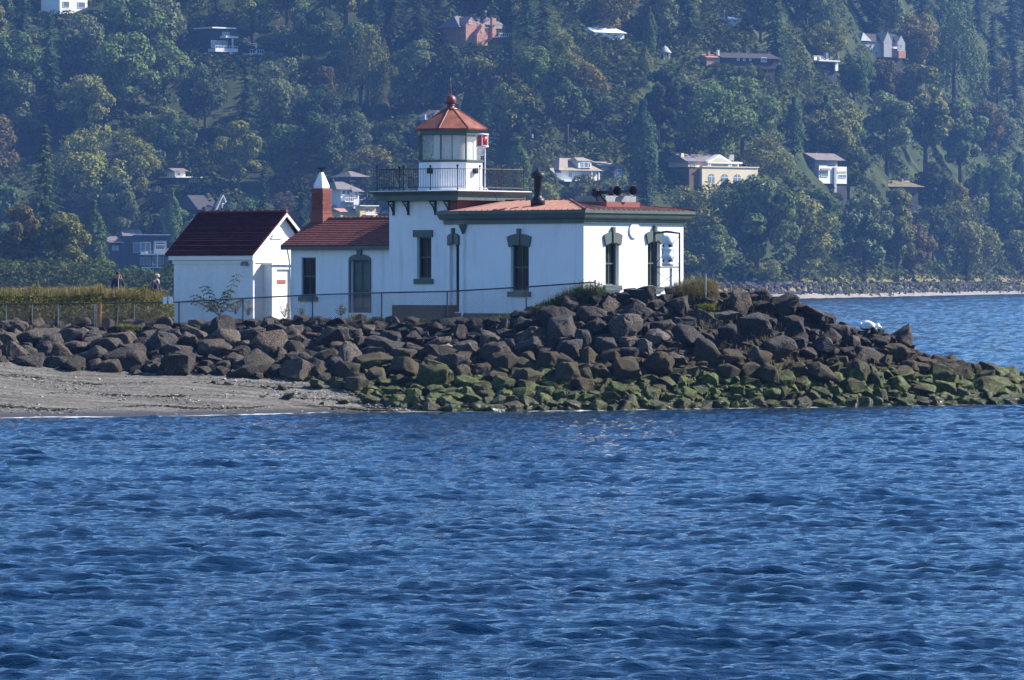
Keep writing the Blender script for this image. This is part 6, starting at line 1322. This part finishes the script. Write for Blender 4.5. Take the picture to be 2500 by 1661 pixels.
def add_tree(x, Y, kind, cname, sc, idx=None, check=True, gap=0.62, need=0.35):
    idx = random.randrange(len(PROTO[kind])) if idx is None else idx; _, h, r = PROTO[kind][idx]; h *= sc; r *= sc; z = float(zH(x, Y))
    pc, pyt = proj((x, Y, z+h)); pr = r*F/Y*1.08
    if check:
        if not ok_keep(pc-pr, pc+pr, pyt, Y): return False
        for q in TREES:
            if abs(q[0].x-x) < 20 and math.hypot(q[0].x-x, (q[0].y-Y)) < (q[5]+r)*gap: return False
    c = cells_of(pc, pyt + h*0.5*F/Y, pr*0.8, h*0.46*F/Y)
    if (c & ~COVER).sum() < need*max(1, c.sum()): return False
    COVER[c] = True; TREES.append((Vector((x, Y, z)), kind, cname, idx, sc, r, h)); return True
def tree_at(px, ptop, kind, cname, wpx, idx=0):
    """a tree whose crown top is seen at (px, ptop) and whose crown is wpx wide: find the ground that carries it"""
    _, h, r = PROTO[kind][idx]
    for Y in np.arange(850, 2330, 3.0):
        sc = wpx/2*Y/F/r; x = (px-CX)*Y/F; z = float(zH(x, Y))
        if z + h*sc*0.97 >= CH-(ptop-HY)*Y/F and Y > shoreY(x)+16:
            if not ok_keep(px-wpx*0.5, px+wpx*0.5, ptop, Y): return False
            COVER[cells_of(px, ptop + h*sc*0.5*F/Y, wpx*0.42, h*sc*0.46*F/Y)] = True; TREES.append((Vector((x, Y, z)), kind, cname, idx, sc, r*sc, h*sc)); return True
    return False
for T in [(238,190,'broad','golden',70,1),(115,330,'conifer','russet',70,0),(40,520,'broad','orange-brown',130,4),(70,10,'broad','deep green',190,3),(300,60,'broad','green',190,0),(40,150,'broad','grey-green',150,1),(500,165,'broad','dark green',150,2),(370,300,'conifer','blue-green',130,1),
          (480,290,'broad','grey-green',130,5),(540,340,'broad','yellow-green',90,2),(600,135,'conifer','blue-green',120,1),(680,150,'broad','grey-green',170,3),(790,190,'conifer','blue-green',170,1),(860,270,'broad','grey-green',100,5),(700,310,'broad','green',150,2),(795,165,'broad','orange-brown',80,2),
          (760,10,'broad','green',130,0),(900,60,'weeping','olive',150,0),(880,60,'broad','green',140,4),(1060,60,'broad','grey-green',260,3),(950,240,'conifer','dark green',110,2),(1270,30,'weeping','olive',90,1),(1350,75,'broad','yellow-green',60,2),(1300,100,'broad','green',100,0),(1250,300,'broad','yellow-green',120,4),(1360,310,'broad','blue-green',110,1),
          (1470,250,'broad','grey-green',150,1),(1450,265,'column','deep green',70,0),(1570,262,'column','blue-green',70,0),(1545,262,'column','blue-green',60,1),(1590,325,'broad','deep green',190,2),(1665,335,'broad','russet',50,2),(1515,70,'conifer','dark green',40,2),(1650,30,'conifer','dark green',130,1),(1570,20,'conifer','blue-green',140,0),
          (1575,125,'column','yellow-green',36,1),(1675,100,'broad','orange-brown',110,2),(1780,50,'broad','yellow-green',90,5),(1830,60,'conifer','deep green',110,1),(1925,275,'broad','orange-brown',110,1),(2020,45,'broad','olive',110,5),(2240,20,'broad','golden',110,0),(2330,10,'weeping','green',170,0),(2160,150,'broad','orange-brown',120,2),(2260,155,'broad','olive',180,4),(2400,240,'broad','orange-brown',120,5),
          (2440,250,'broad','grey-green',140,3),(1500,435,'broad','grey-green',130,3),(1420,430,'broad','olive',120,2),(1330,450,'broad','yellow-green',120,2),(1700,450,'broad','olive',200,3),(1850,480,'broad','green',240,0),(1950,540,'broad','olive',190,5),(1740,560,'broad','green',140,2),(1700,610,'shrub','yellow-green',110,0),(2110,470,'broad','grey-green',150,1),(2190,470,'broad','olive',150,4),
          (2230,560,'broad','orange-brown',130,0),(2330,430,'broad','golden',90,1),(2360,540,'broad','olive',190,3),(2470,480,'broad','green',150,2),(2390,400,'conifer','blue-green',60,2),(2420,375,'broad','green',150,5),(2105,655,'shrub','grey-green',44,0),(2175,655,'shrub','green',60,1),(1860,665,'shrub','yellow-green',120,1),
          (120,440,'broad','yellow-green',70,5),(160,520,'broad','olive',130,1),(230,470,'conifer','dark green',130,1),(280,450,'broad','grey-green',120,4),(420,480,'column','deep green',44,0),(455,480,'broad','yellow-green',70,2),(560,500,'column','blue-green',40,1),(610,480,'broad','deep green',110,0),(690,470,'broad','russet',70,5),(130,640,'shrub','olive',190,1),(40,650,'shrub','grey-green',120,0),(230,660,'shrub','green',110,0),(330,668,'shrub','green',110,1),(430,660,'shrub','deep green',110,0)]:
    tree_at(*T)
rt = random.Random(21); n_out = 0
for gap, tries, need in ((0.55, 900, 0.6), (0.45, 1500, 0.42), (0.38, 1500, 0.28), (0.30, 1500, 0.18)):
    for _ in range(tries*3):
        Y = rt.uniform(860, 2200); px = rt.uniform(-160, 2660); x = (px-CX)*Y/F; d = Y-float(shoreY(x))
        if d < 20: continue
        z = float(zH(x, Y)); py = proj((x, Y, z+8))[1]
        ptop = proj((x, Y, z+16))[1]; out = px < -40 or px > 2540 or ptop < -45
        if py < -160 or py > 690 or len(TREES) >= 318 or (out and n_out >= 34): continue
        n = noise.noise(Vector((x*0.02, Y*0.012, 3.0)))
        u = rt.random(); kind = 'broad' if u < 0.66 else 'conifer' if u < 0.86 else 'weeping' if u < 0.90 else 'column' if u < 0.93 else 'shrub'
        if n > 0.25 and rt.random() < 0.5: kind = 'conifer'
        v = rt.random()
        if kind == 'conifer': cn = 'dark green' if v < 0.45 else 'blue-green' if v < 0.75 else 'deep green'
        elif kind == 'column': cn = 'deep green' if v < 0.6 else 'blue-green'
        else: cn = 'dark green' if v < 0.12 else 'deep green' if v < 0.32 else 'green' if v < 0.55 else 'grey-green' if v < 0.74 else 'olive' if v < 0.88 else 'yellow-green' if v < 0.95 else 'orange-brown' if v < 0.98 else 'golden'
        if add_tree(x, Y, kind, cn, rt.uniform(1.0, 1.55) if kind != 'shrub' else rt.uniform(1.0, 1.8), None, True, gap, need) and out: n_out += 1
MARKS += [('the red brick chimney', 785, 470), ('the lantern roof', 1100, 270), ('the red signal lamp', 1180, 340), ('the fog horns', 1510, 460), ('the right edge of the lighthouse', 1690, 560), ('the far beach', 2250, 690), ('the shed roof', 540, 540), ('the left edge', 0, 330), ('the right edge', 2500, 330), ('the bramble hedge', 150, 700)]
cells = {}
for q in TREES:
    cx_, cy_ = proj(q[0] + Vector((0, 0, q[6]*0.6))); mk = min(MARKS, key=lambda m: math.hypot(m[1]-cx_, (m[2]-cy_)*1.2)); dx, dy = cx_-mk[1], cy_-mk[2]
    rel = ('above' if dy < 0 else 'below') if abs(dy) > abs(dx)*0.9 else ('left of' if dx < 0 else 'right of')
    if mk[0] in ('the left edge', 'the right edge'): rel = 'at'
    size = 'tall' if q[6] > 19 else 'small' if q[6] < 9 else ''
    cells.setdefault((size, q[2], KINDN[q[1]][0], rel, mk[0]), []).append((cx_, q))
for (size, cn, kn, rel, mk), L in cells.items():
    L.sort(key=lambda e: e[0])
    for i, (_, q) in enumerate(L):
        lab = f"{size + ' ' if size else ''}{cn} {kn} {rel} {mk}"
        if len(L) > 1: lab += f", {ORD[i]} from left" if i else ", leftmost of these"
        if len(lab.split()) < 4: lab += ' on the hill'
        (crown, trunk), h_, r_ = PROTO[q[1]][q[3]]
        t = thing({'broad': 'broadleaf_tree', 'conifer': 'conifer_tree', 'column': 'cypress_tree', 'weeping': 'weeping_tree', 'shrub': 'shrub'}[q[1]], lab, KINDN[q[1]][1], q[0], 'trees on the far hillside')
        a = rt.uniform(0, 6.28); 
        for nm, me in (('crown', crown), ('trunk', trunk)):
            c = link(nm, me, t); c.scale = (q[4], q[4], q[4]); c.rotation_euler = (0, 0, a)
            b = COLS[q[2]]; k = rt.uniform(1.3, 2.2) if q[2] not in ('golden', 'russet', 'orange-brown', 'yellow-green') else rt.uniform(1.0, 1.35); c.color = (b[0]*k, b[1]*k, b[2]*k, 1) if nm == 'crown' else (1, 1, 1, 1)
# undergrowth filling the ground between the trees
nb_ = 46000; nc_ = 42; px = RNG.uniform(-200, 2700, nb_); Yb = np.where(RNG.random(nb_) < 0.08, RNG.uniform(811, 850, nb_), RNG.uniform(840, 2250, nb_)); xb = (px-CX)*Yb/F; db = Yb - shoreY(xb)
pyb = HY + F*(CH-zH(xb, Yb)-2)/Yb; ci = np.clip(((pyb+100)//10).astype(int), 0, 79); cj = np.clip(((px+250)//10).astype(int), 0, 299)
free = ~COVER[ci, cj] | (RNG.random(nb_) < 0.10) | ((db < 34) & (xb > 0)) | ((xb < -20) & (db < 480) & (RNG.random(nb_) < 0.45))
rmax = np.full(nb_, 5.4); bpy_ = pyb + 2*F/Yb
for (a_, t_, b_, bt_, hy_) in KEEP: rmax = np.where((px > a_-20) & (px < b_+20) & (bpy_ > t_-10) & (Yb < hy_+4), np.minimum(rmax, (bpy_-bt_)*Yb/F*0.95), rmax)
k = np.nonzero((db > np.where(xb < -20, 12.5, 20)) & (pyb > -120) & free & (rmax > 0.9))[0][:8600]
xb, Yb = xb[k], Yb[k]; rb = np.minimum(RNG.uniform(2.0, 5.4, len(k)), rmax[k])
v = RNG.normal(size=(len(xb), nc_, 3)); v /= np.linalg.norm(v, axis=2, keepdims=True); v[..., 2] = np.abs(v[..., 2])
xu = (xb[:, None] + v[..., 0]*rb[:, None]).ravel(); Yu = (Yb[:, None] + v[..., 1]*rb[:, None]).ravel(); zu = zH(xu, Yu)
Cu = np.stack([xu, Yu, zu + (v[..., 2]*rb[:, None]*0.9).ravel()], -1); Nu = v.reshape(-1, 3) + [0, 0, 0.3]; su = RNG.uniform(0.12, 0.26, len(xu))*np.repeat(np.clip(rb, 1.6, 4.5)*np.clip((Yb-300)/1000, 0.5, 1), nc_)*0.9
m_under = leaf_mat('undergrowth_leaves', [(0.3, (0.026,0.040,0.011)), (0.5, (0.056,0.076,0.019)), (0.7, (0.11,0.115,0.032))], 0.12, 0.2)
tag(quads('undergrowth', cards(Cu, Nu, su, su*0.7, 0.5), m_under), 'leafy undergrowth covering the hillside between the trees', None, kind='stuff')

# ------------------------------------------------------------------ haze over the bay
mb = MB(); mb.box(-700, 700, -60, 2480, -8, 250)
m, t, p, o = new_mat('haze_air'); t.nodes.remove(p); pv = nd(t, 'ShaderNodeVolumePrincipled')
pv.inputs['Color'].default_value = (0.19, 0.40, 0.90, 1); pv.inputs['Density'].default_value = 0.000098; pv.inputs['Anisotropy'].default_value = 0.0
t.links.new(pv.outputs[0], o.inputs['Volume'])
hz = tag(mb.build('haze', m), 'thin blue haze over the bay and the hill', None, kind='stuff')
